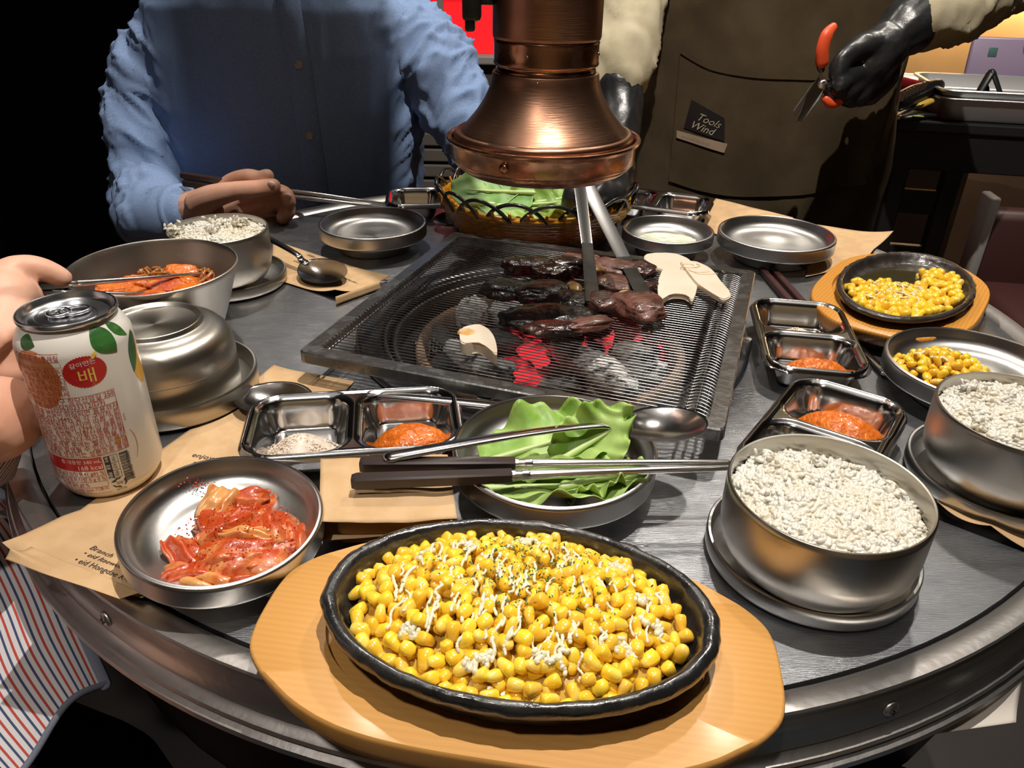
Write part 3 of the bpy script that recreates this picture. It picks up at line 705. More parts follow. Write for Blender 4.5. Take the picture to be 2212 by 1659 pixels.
# chopsticks
def chopstick(label, a, b, group, hm='chop', frac=.45, w=.0039):
    a, b = V(a), V(b); d = (b - a); L = d.length; d.normalize()
    t = thing('chopstick', label, 'chopstick', a, (0, 0, 0), group); D = lambda s: d * s
    u = V((0, 0, 1))
    obj('handle', tube(BM(), [D(0), D(.003), D(L * frac)], [w * .82, w, w * .86], 8, fdir=u, square=True), hm, t, auto=40)
    bm = BM(); tube(bm, [D(L * frac - .001), D(L * frac + .002), D(L * frac + .0022), D(L * frac + .006), D(L * frac + .0062), D(L * frac + .010)], [w * .86, w * .9, w * .76, w * .76, w * .9, w * .84], 12, fdir=u)
    obj('ferrule', bm, 'chopm', t, auto=40)
    obj('shaft', tube(BM(), [D(L * frac + .009), D(L)], [w * .78, w * .42], 12, fdir=u), 'chopm', t)
    return t
c1 = chopstick('dark-handled steel chopstick across the lettuce dish, nearer one of the pair', (-0.0948,0.3761,0.7890), (0.1335,0.3922,0.7930), 'chopsticks across the lettuce dish', frac=.42, w=.0042)
c2 = chopstick('dark-handled steel chopstick across the lettuce dish, farther one of the pair', (-0.0925,0.3919,0.7900), (0.1347,0.3977,0.7930), 'chopsticks across the lettuce dish', frac=.42, w=.0042)
c3 = chopstick('brown chopstick end beside the grill\'s right rear corner, left one', (0.2871,0.7017,0.7540), (0.2813,0.8373,0.7540), 'brown chopsticks beside the grill', frac=.999)
c4 = chopstick('brown chopstick end beside the grill\'s right rear corner, right one', (0.2996,0.7023,0.7540), (0.2936,0.8380,0.7540), 'brown chopsticks beside the grill', frac=.999)
for c in (c3, c4):
    for ch in list(COL.objects):
        if ch.parent == c and ch.name.split('.')[0] in ('ferrule', 'shaft'): bpy.data.objects.remove(ch)
        elif ch.parent == c: ch.data.materials[0] = M['maroon']
bm = tube(BM(), [(0.3218,0.5925,0.7540), (0.3173,0.6476,0.7560), (0.3058,0.6808,0.7640)], [.0042, .0036, .0030], 8, 4, flat=.4, fdir=(0, 0, 1))
tag(obj('spoon', bm, 'spoon', None), 'flat steel handle end poking out from under the tray beside the grill', 'spoon')

# ------------------------------------------------------------ drink can
CC = (-.2705, .4300); RC = .0330
can = thing('drink_can', 'white canned pear drink with red lettering at the left edge of the table', 'can', (CC[0], CC[1], T0))
PR = [(0, .006), (.018, .005), (.023, .001), (.0245, 0), (.0262, .0008), (.0285, .0035), (.0315, .0085), (RC, .0130), (RC, .1050), (.0326, .1080), (.0306, .1130), (.0282, .1170), (.0264, .1190), (.0258, .1202)]
obj('can_body', lathe(BM(), PR, 96), 'white', can)
obj('lid', lathe(BM(), [(.0256, .1198), (.0262, .1206), (.0278, .1212), (.0284, .1222), (.0284, .1236), (.0276, .1245), (.0266, .1242), (.0258, .1210), (.0240, .1188), (.0232, .1186), (.0225, .1198), (.0215, .1202), (0, .1200)], 96), 'alu', can, auto=50)
bm = BM()
sheet(bm, lambda u, v: (.0185 * math.cos(u * 2 * PI) * (.94 + .06 * v), .0150 * math.sin(u * 2 * PI) * (.94 + .06 * v) - .002, .1202 + .0005 * math.sin(v * PI)), 40, 3)
obj('scored_panel', bm, 'alu', can)
tb_ = BM()
tube(tb_, [(.0085 * math.cos(a) * 1.0 + .004, .0062 * math.sin(a), .1220) for a in [k * PI / 10 for k in range(20)]] + [(.0125, 0, .122)], .0010, 8, cap=True)
tube(tb_, [(-.0045 + .0062 * math.cos(a), .0058 * math.sin(a), .1220) for a in [k * PI / 9 for k in range(19)]], .0011, 8)
sheet(tb_, lambda u, v: ((-.0105 + .012 * u), (v - .5) * .0085, .1216), 6, 6, .0006)
lathe(tb_, [(.0022, .1200), (.0022, .1226), (0, .1228)], 12, c=(-.0045, 0, 0))
obj('pull_tab', tb_, 'alu', can, (0, 0, 0), (0, 0, math.radians(28)))
# label print wrapped on the can: s = arc position (m) to the right of the side facing the camera, z = height
A0 = math.atan2(-CC[1], -CC[0])
def cr(z):
    for (r0, z0), (r1, z1) in zip(PR, PR[1:]):
        if z0 <= z <= z1 and z1 > z0: return r0 + (r1 - r0) * (z - z0) / (z1 - z0)
    return RC
def wrap(co, off=.00012):
    a = A0 + co.x / RC; r = cr(co.y) + off; return V((r * math.cos(a), r * math.sin(a), co.y))
def decal(bm, name, m, off=.00012, sub=0, parent=None):
    if sub: bmesh.ops.triangulate(bm, faces=bm.faces); bmesh.ops.subdivide_edges(bm, edges=[e for e in bm.edges if e.calc_length() > sub], cuts=3, use_grid_fill=False)
    for v in bm.verts: v.co = wrap(v.co, off)
    return obj(name, bm, m, parent or can, smooth=False)
def poly(pts, n=1):
    bm = BM(); bm.faces.new([bm.verts.new((x, y, 0)) for x, y in pts]); return bm
def rect(x0, y0, x1, y1):
    bm = BM(); n = max(1, int(abs(x1 - x0) / .0015))
    for k in range(n):
        a, b = x0 + (x1 - x0) * k / n, x0 + (x1 - x0) * (k + 1) / n
        bm.faces.new([bm.verts.new(p) for p in ((a, y0, 0), (b, y0, 0), (b, y1, 0), (a, y1, 0))])
    return bm
def fan(cx, cy, rx, ry, n=48, ser=0, rings=4, fn=None):
    bm = BM(); c = bm.verts.new((cx, cy, 0)); prev = None
    for r in range(1, rings + 1):
        row = []
        for k in range(n):
            a = 2 * PI * k / n; q = r / rings * (1 + (ser if (k % 2 and r == rings) else 0)); f = fn(a) if fn else 1
            row.append(bm.verts.new((cx + rx * q * f * math.cos(a), cy + ry * q * f * math.sin(a), 0)))
        for k in range(n):
            k2 = (k + 1) % n
            if prev: bm.faces.new((prev[k], row[k], row[k2], prev[k2]))
            else: bm.faces.new((c, row[k], row[k2]))
        prev = row
    return bm
def txt(s, size, x, y, m, align='RIGHT', sx=1, off=.0002, rot=0, parent=None, sh=0):
    def done(b):
        bmesh.ops.triangulate(b, faces=b.faces)
        for v in b.verts:
            X, Y_ = v.co.x * sx + v.co.y * sh, v.co.y
            if rot: X, Y_ = X * math.cos(rot) - Y_ * math.sin(rot), X * math.sin(rot) + Y_ * math.cos(rot)
            v.co = V((x + X, y + Y_, 0))
        decal(b, 'printed_text', m, off, parent=parent)
    later_text(s, size, align, done)
def dirx(deg): return math.radians(deg) * RC

XR = dirx(22)
def leafp(x, y, L, w, ang, m='grnp'):
    bm = BM(); n = 14; ca, sa = math.cos(ang), math.sin(ang); rows = []
    for k in range(n + 1):
        t = k / n; ww = w * max(.02, math.sin(PI * t ** .8)) ** .9; row = []
        for j in range(5):
            a, b = t * L, ww * (j / 2 - 1) * .5
            row.append(bm.verts.new((x + a * ca - b * sa, y + a * sa + b * ca, 0)))
        rows.append(row)
    for a, b in zip(rows, rows[1:]):
        for j in range(4): bm.faces.new((a[j], b[j], b[j + 1], a[j + 1]))
    return decal(bm, 'printed_leaf', m, .0002)
decal(fan(dirx(-50), .0925, .0150, .0205, 48, fn=lambda a: 1 - .12 * max(0, math.sin(a)) ** 3, rings=8), 'printed_pear', 'orp', .00008)
leafp(dirx(-66), .1150, .0130, .0085, math.radians(-8))
decal(rect(dirx(-55) - .0005, .1105, dirx(-55) + .0005, .1160), 'printed_stalk', 'brp', .0002)
decal(fan(0.0002, .0955, .0116, .0098, 88, .06), 'red_badge', 'redp', .00010)
txt('갈아만든', .0038, 0, .0996, 'whitp', 'CENTER', 1.05, .0003, .08)
txt('배', .0104, .0006, .0890, 'yelp', 'CENTER', 1.15, .0003)
decal(poly([(.0050, .1030), (.0058, .1058), (.0086, .1074), (.0084, .1050), (.0066, .1028)]), 'printed_leaf', 'yelp', .0003)
leafp(dirx(18), .1185, .0200, .0150, math.radians(-58))
leafp(dirx(40), .1185, .0150, .0070, math.radians(-48))
leafp(dirx(68), .1080, .0270, .0110, math.radians(-108))
decal(fan(dirx(70), .0860, .0095, .0150, 32), 'printed_fruit', 'pearp', .00008)
LT = .00012
def ruled(name, L_, m='redt'):
    bm = BM()
    for x0, y0, x1, y1 in L_:
        if abs(x1 - x0) > abs(y1 - y0): b = rect(x0, y0 - LT, x1, y0 + LT)
        else:
            b = BM(); n = 4
            for k in range(n):
                a_, b_ = y0 + (y1 - y0) * k / n, y0 + (y1 - y0) * (k + 1) / n
                b.faces.new([b.verts.new(p) for p in ((x0 - LT, a_, 0), (x0 + LT, a_, 0), (x0 + LT, b_, 0), (x0 - LT, b_, 0))])
        joinbm(bm, b)
    return decal(bm, name, m)
X0 = dirx(-82); XL = dirx(-20); XB = dirx(-8)
ruled('printed_rules', [(X0, .1090, XL, .1090), (X0, .1040, XL, .1040), (X0, .1005, XL, .1005), (XL, .0798, XL, .1090), (X0, .0798, XR, .0798), (XR, .0372, XR, .0798), (X0, .0372, XR, .0372),
    (X0, .0752, XR, .0752), (X0, .0708, XR, .0708), (XB, .0078, XB, .0360), (X0, .0222, XB, .0222), (X0, .0181, XB, .0181), (X0, .0138, XB, .0138), (dirx(-72), .0078, XB, .0078)])
for k, s in enumerate(('배과즙음료·제1종재질', '', '정제수, 배농축액(국산) 63.3 %:', '백설탕, 배농축액, 비타민C', '과당, 천연 향료, 진안시', '제조사, 배, 대구광역시 류', '소비자 상담, 수신자서')):
    if s: txt(s, .0042, XL - .0004, .1048 - k * .00395, 'redt', sx=.84)
txt('충청남도 천안시 동남구 청당산업길 250', .0046, XR - .0005, .0761, 'redt', sx=.88)
txt('품목 19320562023312(D9)', .0046, XR - .0068, .0717, 'redt', sx=.88)
rows = ['보관중 내용물 변질이 의심되면 음용하지', '마시고(080-023-3449) 및 각 구입처·본', '사는 공정거래위원회 고시)에 따라 교환', '불량식품 신고는 국번없이 1399·이 제품은', '대두, 복숭아, 토마토, 아황산류를 사용', '같은 제조하고 있습니다·직사광선을 피', '하여 보관하시고 개봉 후에는 빨리 드세요', '과육 등 부유물이 발생될 수 있으나, 미세', '입자는 제조중 생성되는 성분으로 품질']
for k, s in enumerate(rows): txt(s, .00455, XR - .0003, .0672 - k * .00365, 'redt', sx=.88)
decal(poly([(dirx(10), .0450), (dirx(12), .0475), (dirx(13), .0455), (dirx(17), .0462), (dirx(14), .0440), (dirx(13.5), .0410), (dirx(11.5), .0432), (dirx(8), .0430)]), 'printed_leaf', 'brp', .0003)
decal(rect(dirx(-76), .0265, XB, .0362), 'red_band', 'redp', .0001)
txt('총 내용량 340 mL', .0036, XB - .0004, .0322, 'whitp', sx=.95)
txt('168 kcal', .0046, XB - .0004, .0276, 'whitp', sx=1.0)
for s, y, z in (('탄수화물 42 g13 %/당류41 g41 %', .0231, .0037), ('지방0 g0 %/포화지방 0 g 0 %', .0189, .0037), ('단백질0 g0 %', .0147, .0037), ('1일 영양성분 비율은 2,000 kcal 기준이', .0108, .0034), ('므로 수 있습니다.', .0083, .0028)):
    txt(s, z, XB - .0006 - (.0105 if '므로' in s or '단백' in s else 0), y, 'redt', sx=.9)
# black and white side box, barcode, recycling mark
decal(rect(dirx(-6), .0185, dirx(0), .0355), 'black_box', 'blackp', .00012)
ruled('printed_rules', [(dirx(0), .0355, dirx(7.5), .0355), (dirx(0), .0185, dirx(7.5), .0185), (dirx(7.5), .0185, dirx(7.5), .0355), (dirx(0), .0298, dirx(7.5), .0298), (dirx(0), .0241, dirx(7.5), .0241)], 'blackp')
for k, (s, s2) in enumerate((('바삭', '가루'), ('음용', '보관'), ('재활용', '배출'))):
    txt(s, .0026, dirx(-5.2), .0352 - k * .0057, 'whitp', 'LEFT', .8, .0003, -PI / 2)
    txt(s2, .0026, dirx(1.5), .0350 - k * .0057, 'blackp', 'LEFT', .9, .0003, -PI / 2)
bars = BM(); y = .0140; random.seed(11)
while y < .0358:
    t = random.choice((.00022, .00022, .0004, .0006)); joinbm(bars, rect(dirx(9.5), y, dirx(19), min(y + t, .0358))); y += t + random.choice((.00022, .00035, .0005))
decal(bars, 'barcode', 'blackp', .00012)
txt('8 801105 915006', .0034, dirx(20.2), .0132, 'blackp', 'LEFT', .88, .0003, PI / 2)
cx, cy = dirx(3.2), .0140
for k in range(3):
    a = PI / 2 + k * 2 * PI / 3; q = lambda r, b: (cx + r * math.cos(a + b), cy + r * .9 * math.sin(a + b))
    decal(poly([q(.0046, -.35), q(.0046, .35), q(.0040, 1.0), q(.0030, .85), q(.0034, .3), q(.0034, -.2)]), 'recycling_arrow', 'blackp', .0002)
    decal(poly([q(.0050, 1.25), q(.0046, .75), q(.0024, .80)]), 'recycling_arrow', 'blackp', .0002)
txt('캔류', .0024, cx, cy - .0010, 'blackp', 'CENTER', .9, .0003)
txt('알미늄', .0026, cx + .0005, .0072, 'blackp', 'CENTER', .95, .0003)
txt('2R57178', .0016, XR + .0026, .0560, 'redt', 'LEFT', .9, .0003, PI / 2)
arc = BM(); rows_ = []
for k in range(13):
    a = -.9 + 1.8 * k / 12; rows_.append([arc.verts.new((dirx(20) + .0072 * math.cos(a) * (1 if j else .93), .038 + .0135 * math.sin(a), 0)) for j in (0, 1)])
for a, b in zip(rows_, rows_[1:]): arc.faces.new((a[0], b[0], b[1], a[1]))
decal(arc, 'printed_ring', 'brp', .0002)

# ------------------------------------------------------------ rice
def grain_mesh():
    bm = BM(); bmesh.ops.create_uvsphere(bm, u_segments=6, v_segments=5, radius=1)
    for v in bm.verts: v.co = V((v.co.x * .00105, v.co.y * .00095, v.co.z * .0030))
    return [v.co.copy() for v in bm.verts], [[v.index for v in f.verts] for f in bm.faces]
def rice(label, cx, cy, z0, R, hfn, n, seed, sc=1.0, extra=()):
    random.seed(seed); vs, fs = [], []
    b = BM(); bmesh.ops.create_uvsphere(b, u_segments=6, v_segments=5, radius=1); b.verts.index_update()
    gv = [V((v.co.x * .00165, v.co.y * .00145, v.co.z * .0032)) * sc for v in b.verts]; gf = [[v.index for v in f.verts] for f in b.faces]; b.free()
    nr, na = 16, 48; base = len(vs)
    for i in range(nr + 1):
        r = R * 1.0 * i / nr
        for k in range(na):
            a = 2 * PI * k / na; x, y = r * math.cos(a), r * math.sin(a); vs.append((x, y, hfn(x, y) + .0001))
    for i in range(nr):
        for k in range(na):
            k2 = (k + 1) % na; fs.append((i * na + k, (i + 1) * na + k, (i + 1) * na + k2, i * na + k2))
    def put(p, tilt):
        q = Euler((tilt[0], tilt[1], tilt[2])).to_matrix(); o = len(vs)
        for v in gv: w_ = q @ v + p; vs.append((w_.x, w_.y, w_.z))
        for f in gf: fs.append([o + i for i in f])
    for k in range(n):
        r = R * math.sqrt(random.random()) * .99; a = random.random() * 2 * PI; x, y = r * math.cos(a), r * math.sin(a)
        put(V((x, y, hfn(x, y) + random.uniform(-.0012, .0010))), (PI / 2 + random.gauss(0, .45), 0, random.random() * PI * 2))
    for (x, y, z, m, s) in extra:
        for k in range(m): put(V((x + random.gauss(0, s), y + random.gauss(0, s), z + abs(random.gauss(0, s * .8)))), (random.random() * 3, 0, random.random() * 6))
    me = bpy.data.meshes.new('rice'); me.from_pydata(vs, [], fs); me.materials.append(M['rice'])
    for p in me.polygons: p.use_smooth = True
    o = link('rice', me, None, (cx, cy, z0)); return tag(o, label, 'rice', None, 'stuff')
def hf(seed, edge, top, R, dimple=None, tiltx=0, tilty=0, nz=.0035):
    def f(x, y):
        r = math.hypot(x, y) / R; z = edge + (top - edge) * (1 - r ** 3) + nz * noise.noise(V((x * 55, y * 55, seed))) * (1 - r ** 6) + .0015 * noise.noise(V((x * 160, y * 160, seed)))
        if dimple: z -= dimple[2] * math.exp(-((x - dimple[0]) ** 2 + (y - dimple[1]) ** 2) / dimple[3] ** 2)
        return z + tiltx * x + tilty * y
    return f
rice('white rice filling the front right bowl, with a small hollow in the middle', .1752, .3450, T0 + .003, .0512, hf(1, .0485, .0560, .0512, (-.002, .008, .006, .008), -.05, -.02, .006), 3000, 1,
     extra=((.006, .030, .056, 22, .002), (.022, .026, .054, 18, .002), (-.025, .030, .056, 25, .003), (.040, .010, .052, 20, .002), (-.035, .014, .052, 20, .0025)))
rice('white rice in the bowl cut off by the right frame edge', .3325, .4310, T0 + .003, .0507, hf(2, .0500, .0570, .0507, None, 0, .04, .006), 2200, 2, extra=((-.02, .030, .060, 30, .003), (-.035, -.01, .055, 25, .0025)))
rice('white rice heaped in the rear left bowl, a few grains over its rim', -.3000, .7580, T0 + .003, .0458, hf(3, .0560, .0610, .0458, None, 0, .02, .006), 1300, 3, extra=((-.040, -.012, .064, 26, .004), (.018, .012, .064, 26, .004), (.0, .0, .064, 26, .006)))

# ------------------------------------------------------------ sizzling corn on wooden boards
def kernel_mesh(k):
    random.seed(40 + k); bm = BM(); bmesh.ops.create_uvsphere(bm, u_segments=8, v_segments=6, radius=1)
    for v in bm.verts:
        x, y, z = v.co; t = (z + 1) / 2
        w_ = .62 + .42 * t; s = lambda q: math.copysign(abs(q) ** .72, q)
        v.co = V((s(x) * .0042 * w_, s(y) * .0034 * w_, s(z) * .0050)) * random.uniform(.97, 1.03)
        if z > .8: v.co.z -= .0006
    return mesh(bm, 'corn', True, 'kernel')
KM = [kernel_mesh(k) for k in range(4)]
def corn(label, c, rz, inside, hfn, spacing, seed, maxn, drizzle, nherb, ext, tries=9000, flat=False, ksc=1.0):
    """glossy corn: kernels thrown on the surface hfn(x, y) wherever inside(x, y)"""
    random.seed(seed); t = thing('buttered_corn', label, 'corn', c, (0, 0, rz)); P_ = []
    cell = {}
    for _ in range(tries):
        x, y = random.uniform(-ext[0], ext[0]), random.uniform(-ext[1], ext[1])
        if not inside(x, y): continue
        g = (int(x // spacing), int(y // spacing)); ok = True
        for i in (-1, 0, 1):
            for j in (-1, 0, 1):
                for q in cell.get((g[0] + i, g[1] + j), ()):
                    if (q[0] - x) ** 2 + (q[1] - y) ** 2 < spacing ** 2: ok = False
        if ok: cell.setdefault(g, []).append((x, y)); P_.append((x, y))
    # the ones nearest the camera side show largest
    P_.sort(key=lambda q: q[1]); parts = P_[:maxn]; rest = P_[maxn:]
    def place(x, y): return (x, y, hfn(x, y) + random.uniform(-.0012, .0022)), (random.gauss(0, .9) + (1.2 if random.random() < .45 else 0), random.gauss(0, .6), random.random() * 6.28)
    for k, (x, y) in enumerate(parts):
        l_, r_ = place(x, y); o = link('kernel', KM[k % 4], t, l_, r_); s = random.uniform(.90, 1.16) * ksc; o.scale = (s, s, s)
    bm = BM(); low = [(x + random.uniform(-.002, .002), y + random.uniform(-.002, .002)) for x, y in P_ if (x / ext[0]) ** 2 + (y / ext[1]) ** 2 < .62]
    for k, (x, y, dz) in enumerate([(x, y, 0) for x, y in rest] + [(x, y, -.0050) for x, y in low]):
        l_, r_ = place(x, y); R = Euler(r_).to_matrix(); o = len(bm.verts); tmp = BM(); tmp.from_mesh(KM[k % 4])
        for v in tmp.verts: v.co = R @ v.co + V(l_) + V((0, 0, dz))
        joinbm(bm, tmp)
    tag(obj('more_kernels', bm, 'corn', t), kind='stuff')
    if drizzle:
        for (x0, y0, x1, y1, wob, ph, rr) in drizzle:
            n = 26; pts = []
            for k in range(n + 1):
                u = k / n; dx, dy = x1 - x0, y1 - y0; L = math.hypot(dx, dy) or 1; s = wob * math.sin(u * ph + x0 * 900)
                x, y = x0 + dx * u - dy / L * s, y0 + dy * u + dx / L * s
                pts.append((x, y, hfn(x, y) + .0034 + .0012 * noise.noise(V((x * 300, y * 300, 3)))))
            obj('mayonnaise', tube(BM(), pts, [rr * (.75 + .5 * random.random()) for _ in pts], 7), 'mayo', t)
    if nherb:
        hb = BM()
        for k in range(nherb):
            a = random.gauss(0, .022), random.gauss(.012, .016)
            if not inside(*a): continue
            z = hfn(*a) + .0042 + random.uniform(-.0008, .0006); s = random.uniform(.0006, .0018); r = Euler((random.gauss(0, .6), random.gauss(0, .6), random.random() * 6)).to_matrix()
            box(hb, (a[0], a[1], z), (s, s * .5, .0002), 0, r.to_euler())
        tag(obj('herb_flakes', hb, 'herb', t, smooth=False), kind='stuff')
    return t
def ear_outline(L, W, k=1.0):
    """half-length L, half-width W: oval body with blunt flared ends"""
    q = [(L, 0), (L * .995, W * .22), (L * .97, W * .40), (L * .90, W * .56), (L * .82, W * .67), (L * .72, W * .79), (L * .58, W * .90), (L * .42, W * .965), (L * .22, W * .995), (0, W)]
    h = q + [(-x, y) for x, y in q[::-1][1:]]; h = h + [(x, -y) for x, y in h[::-1][1:-1]]
    P3, _ = spl([(x, y, 0) for x, y in h + h[:1]], [0] * (len(h) + 1), 4); return [(p.x, p.y) for p in P3[:-1]]
def board(label, c, rz, L, W, z0, z1, m, group='wooden skillet boards'):
    out = ear_outline(L, W); n = len(out); bm = BM(); ca = [] 
    def lay(s, z, cut=0): return [bm.verts.new((x * s * (1 - cut * abs(x / L) ** 3), y * s, z)) for x, y in out]
    rings = [lay(.93, z0, .10), lay(.97, z0 + .002, .08), lay(.992, z0 + (z1 - z0) * .45, .02), lay(1, z1 - .003), lay(.996, z1 - .001), lay(.985, z1)]
    iron = [bm.verts.new((.0935 * math.cos(a) * L / .128, .057 * math.sin(a) * W / .068, z1)) for a in [2 * PI * k / n + 0 for k in range(n)]]
    iron2 = [bm.verts.new((v.co.x * .99, v.co.y * .99, z1 - .005)) for v in iron]
    for a, b in zip(rings, rings[1:]): 
        for k in range(n): bm.faces.new((a[k], a[(k + 1) % n], b[(k + 1) % n], b[k]))
    bm.faces.new(rings[0][::-1])
    # match start angles
    for a, b in ((rings[-1], iron), (iron, iron2)):
        for k in range(n): bm.faces.new((a[k], a[(k + 1) % n], b[(k + 1) % n], b[k]))
    bm.faces.new(iron2)
    bmesh.ops.recalc_face_normals(bm, faces=bm.faces)
    o = obj('wooden_board', bm, m, None, c, (0, 0, rz), auto=42); return tag(o, label, 'board', group)
def skillet(label, c, rz, A, B_, m):
    pr = [(0, 0), (.80, 0), (.83, .002), (.90, .012), (.945, .0165), (.975, .0175), (1.0, .0200), (1.0, .0232), (.985, .0258), (.955, .0268), (.925, .0258), (.905, .0225), (.890, .0180), (.860, .0135), (.82, .0112), (.70, .0100), (0, .0098)]
    bm = lathe(BM(), [(r, z) for r, z in pr], 112, A, B_)
    for v in bm.verts:
        d = .0011 * noise.noise(v.co * 120) + .0008 * noise.noise(v.co * 260)
        if v.co.z > .012: v.co += V((v.co.x, v.co.y, .02)).normalized() * d
    o = obj('iron_skillet', bm, m, None, c, (0, 0, rz)); return tag(o, label, 'skillet', 'oval cast-iron skillets')
FZ = math.radians(-8.2)
board('pale wooden board with rounded ends under the large front skillet of corn', (.0030, .2735, TT + .0046), FZ, .1290, .0690, 0, .0190, 'wood')
skillet('large oval cast-iron skillet full of corn at the front of the table', (.0046, .2755, TT + .0192), FZ, .0965, .0612, 'iron')
eIn = lambda a, b: (lambda x, y: (x / a) ** 2 + (y / b) ** 2 < 1)
def hfront(x, y):
    r = math.hypot(x / .084, y / .052); return .0155 + .0165 * max(0, 1 - r ** 2.6) + .0030 * noise.noise(V((x * 60, y * 60, 5))) + .06 * max(0, y - .02)
random.seed(21); DZ = []
for k in range(125):
    x = random.uniform(-.062, .070); y = random.uniform(-.040, .030)
    if not eIn(.074, .044)(x, y): continue
    s = random.uniform(-.35, .35); L_ = random.uniform(.006, .018); DZ.append((x, y, x + L_ * math.sin(s), y + L_ * math.cos(s), random.uniform(.0003, .0014), random.uniform(4, 9), random.uniform(.0006, .0010)))
for cx, cy in ((.052, -.022), (.060, .008), (-.012, -.040), (-.045, -.030), (.046, .030), (-.050, .022), (.0, .038), (-.030, .030), (.064, -.006), (.02, -.034)):
    for k in range(3): DZ.append((cx + random.uniform(-.006, .006), cy + random.uniform(-.004, .004), cx + random.uniform(-.007, .007), cy + random.uniform(-.005, .006), random.uniform(.001, .0025), random.uniform(6, 12), random.uniform(.0010, .0017)))
fc = corn('corn kernels in butter with mayonnaise drizzle and herb flakes, in the large front skillet', (.0046, .2755, TT + .0192), FZ,
     lambda x, y: (x / .0825) ** 2 + (y / .0520) ** 2 < 1 + .08 * noise.noise(V((x * 40, y * 40, 1))) and not (x > .060 and y > .028) or (abs(x + .008) < .040 and .040 < y < .0540), hfront, .0057, 4, 300, DZ, 620, (.088, .060), 14000)
obj('sauce_pool', lathe(BM(), [(1, .0140), (.97, .0158), (.8, .0190), (.5, .0240), (0, .0265)], 64, .0800, .0500), 'sauce', fc)
RZ = math.radians(54)
board('orange wooden board under the half-eaten skillet of corn at the rear right', (.3905, .7330, TT + .001), RZ - PI / 2 * 0, .1200, .0760, 0, .0230, 'wood2')
skillet('oval cast-iron skillet of half-eaten corn at the rear right', (.3900, .7270, TT + .0195), RZ, .1030, .0610, 'iron2')
def inR(x, y):
    X, Y_ = x * math.cos(RZ) - y * math.sin(RZ), x * math.sin(RZ) + y * math.cos(RZ)
    return (x / .086) ** 2 + (y / .049) ** 2 < 1 and (Y_ < .008 + .010 * noise.noise(V((X * 30, 0, 2))) or (X > .030 and Y_ < .046 - abs(X - .045) * .6))
random.seed(22)
corn('left-over corn with cheese in the near half of the rear right skillet', (.3900, .7270, TT + .0195), RZ, inR,
     lambda x, y: .0165 + .0035 * noise.noise(V((x * 70, y * 70, 9))), .0064, 8, 170, [(random.uniform(-.06, .0), random.uniform(-.03, .02), random.uniform(-.06, .0), random.uniform(-.03, .03), .002, 12, .0008) for _ in range(12)], 60, (.09, .055), 6000, True, 1.2)
obj('oily_floor', lathe(BM(), [(1, .0105), (.5, .0108), (0, .0108)], 48, .082, .048), mat('brown_oil', (.05, .040, .018), .08, 0, coat=1, bump=.4, bs=60), [o for o in COL.objects if o.name == 'iron_skillet.001'][0])
corn('small helping of corn in the steel dish at the right edge', (.3765, .5620, TT + .012), 0,
     lambda x, y: ((x + .026) / .036) ** 2 + ((y + .004) / .042) ** 2 < 1, lambda x, y: .0050 + .0190 * max(0, 1 - ((x + .026) ** 2 + (y + .004) ** 2) / .0017), .0058, 12, 120,
     [(-.045, .012, -.030, .004, .002, 9, .0011), (-.020, .018, -.008, .012, .001, 6, .0011), (-.040, -.004, -.030, -.010, .002, 9, .0012)], 24, (.065, .05), 5000)

# ------------------------------------------------------------ kimchi
kt = thing('kimchi', 'pile of red cabbage kimchi in the near left dish', 'kimchi', kd.location, kd.rotation_euler)
KX, KY, KZ = .0095, -.0030, .0135
obj('brine', heap(None, KX + .012, KY + .006, .034, .034, .0022, KZ - .0018, 56, .10, 7, 5), 'kimsauce', kt)
def cab(cx, cy, cz, L, W, rz, m, seed, curl=.6, tilt=(0, 0)):
    def f(u, v):
        x = (u - .5) * L; y = (v - .5) * W * (1 - .35 * (2 * u - 1) ** 2)
        z = -curl * (y * y) / W * 2.2 - .35 * curl * x * x / L * 2 + .0030 * noise.noise(V((x * 90 + seed * 5, y * 90, seed))) + .0022 * math.sin(v * 15 + seed + u * 4) * (.4 + abs(2 * v - 1))
        return (x + .003 * noise.noise(V((y * 80, x * 60, seed + 9))), y + .002 * noise.noise(V((x * 120, y * 30, seed + 4))), z)
    bm = sheet(BM(), f, 20, 16, .0014)
    return obj('cabbage_piece', bm, m, kt, (KX + cx, KY + cy, KZ + cz), (tilt[0], tilt[1], rz), auto=None)
KP = [(-.018, .014, .013, .030, .026, 1.35, 'kimpale', 1, .5, (.15, -.45)), (-.014, -.026, .007, .042, .020, .15, 'kim', 2, .9, (.1, 0)), (.004, -.014, .013, .046, .024, .35, 'kim', 3, .8, (0, 0)),
      (.020, -.010, .009, .036, .022, 1.0, 'kim', 4, .9, (0, .2)), (-.006, .000, .016, .036, .022, .8, 'kim', 5, .9, (.1, -.1)), (.014, .008, .012, .036, .024, 2.2, 'kim', 6, .8, (-.1, .1)),
      (.030, .008, .007, .032, .020, 1.9, 'kim', 7, .8, (0, .3)), (-.022, -.014, .009, .030, .020, 2.6, 'kim', 8, .9, (.2, -.2)), (.024, -.022, .005, .030, .018, .2, 'kimpale', 9, .9, (0, .1)),
      (.000, .030, .016, .020, .018, .4, 'kim', 10, 1.0, (-.2, .1)), (.004, .024, .012, .024, .020, 1.6, 'kim', 11, .8, (0, 0)), (-.004, -.030, .004, .036, .014, -.05, 'kimpale', 12, .8, (-.3, 0)),
      (.012, -.028, .005, .026, .016, .5, 'kim', 13, .9, (-.2, 0)), (-.024, -.030, .003, .020, .014, .9, 'kim', 14, .8, (-.1, -.2)), (.034, -.006, .004, .026, .016, 1.4, 'kim', 15, .8, (0, .3)), (.006, -.004, .015, .030, .010, .1, 'kimpale', 16, .9, (0, 0))]
for q in KP: cab(*q)
core = BM()
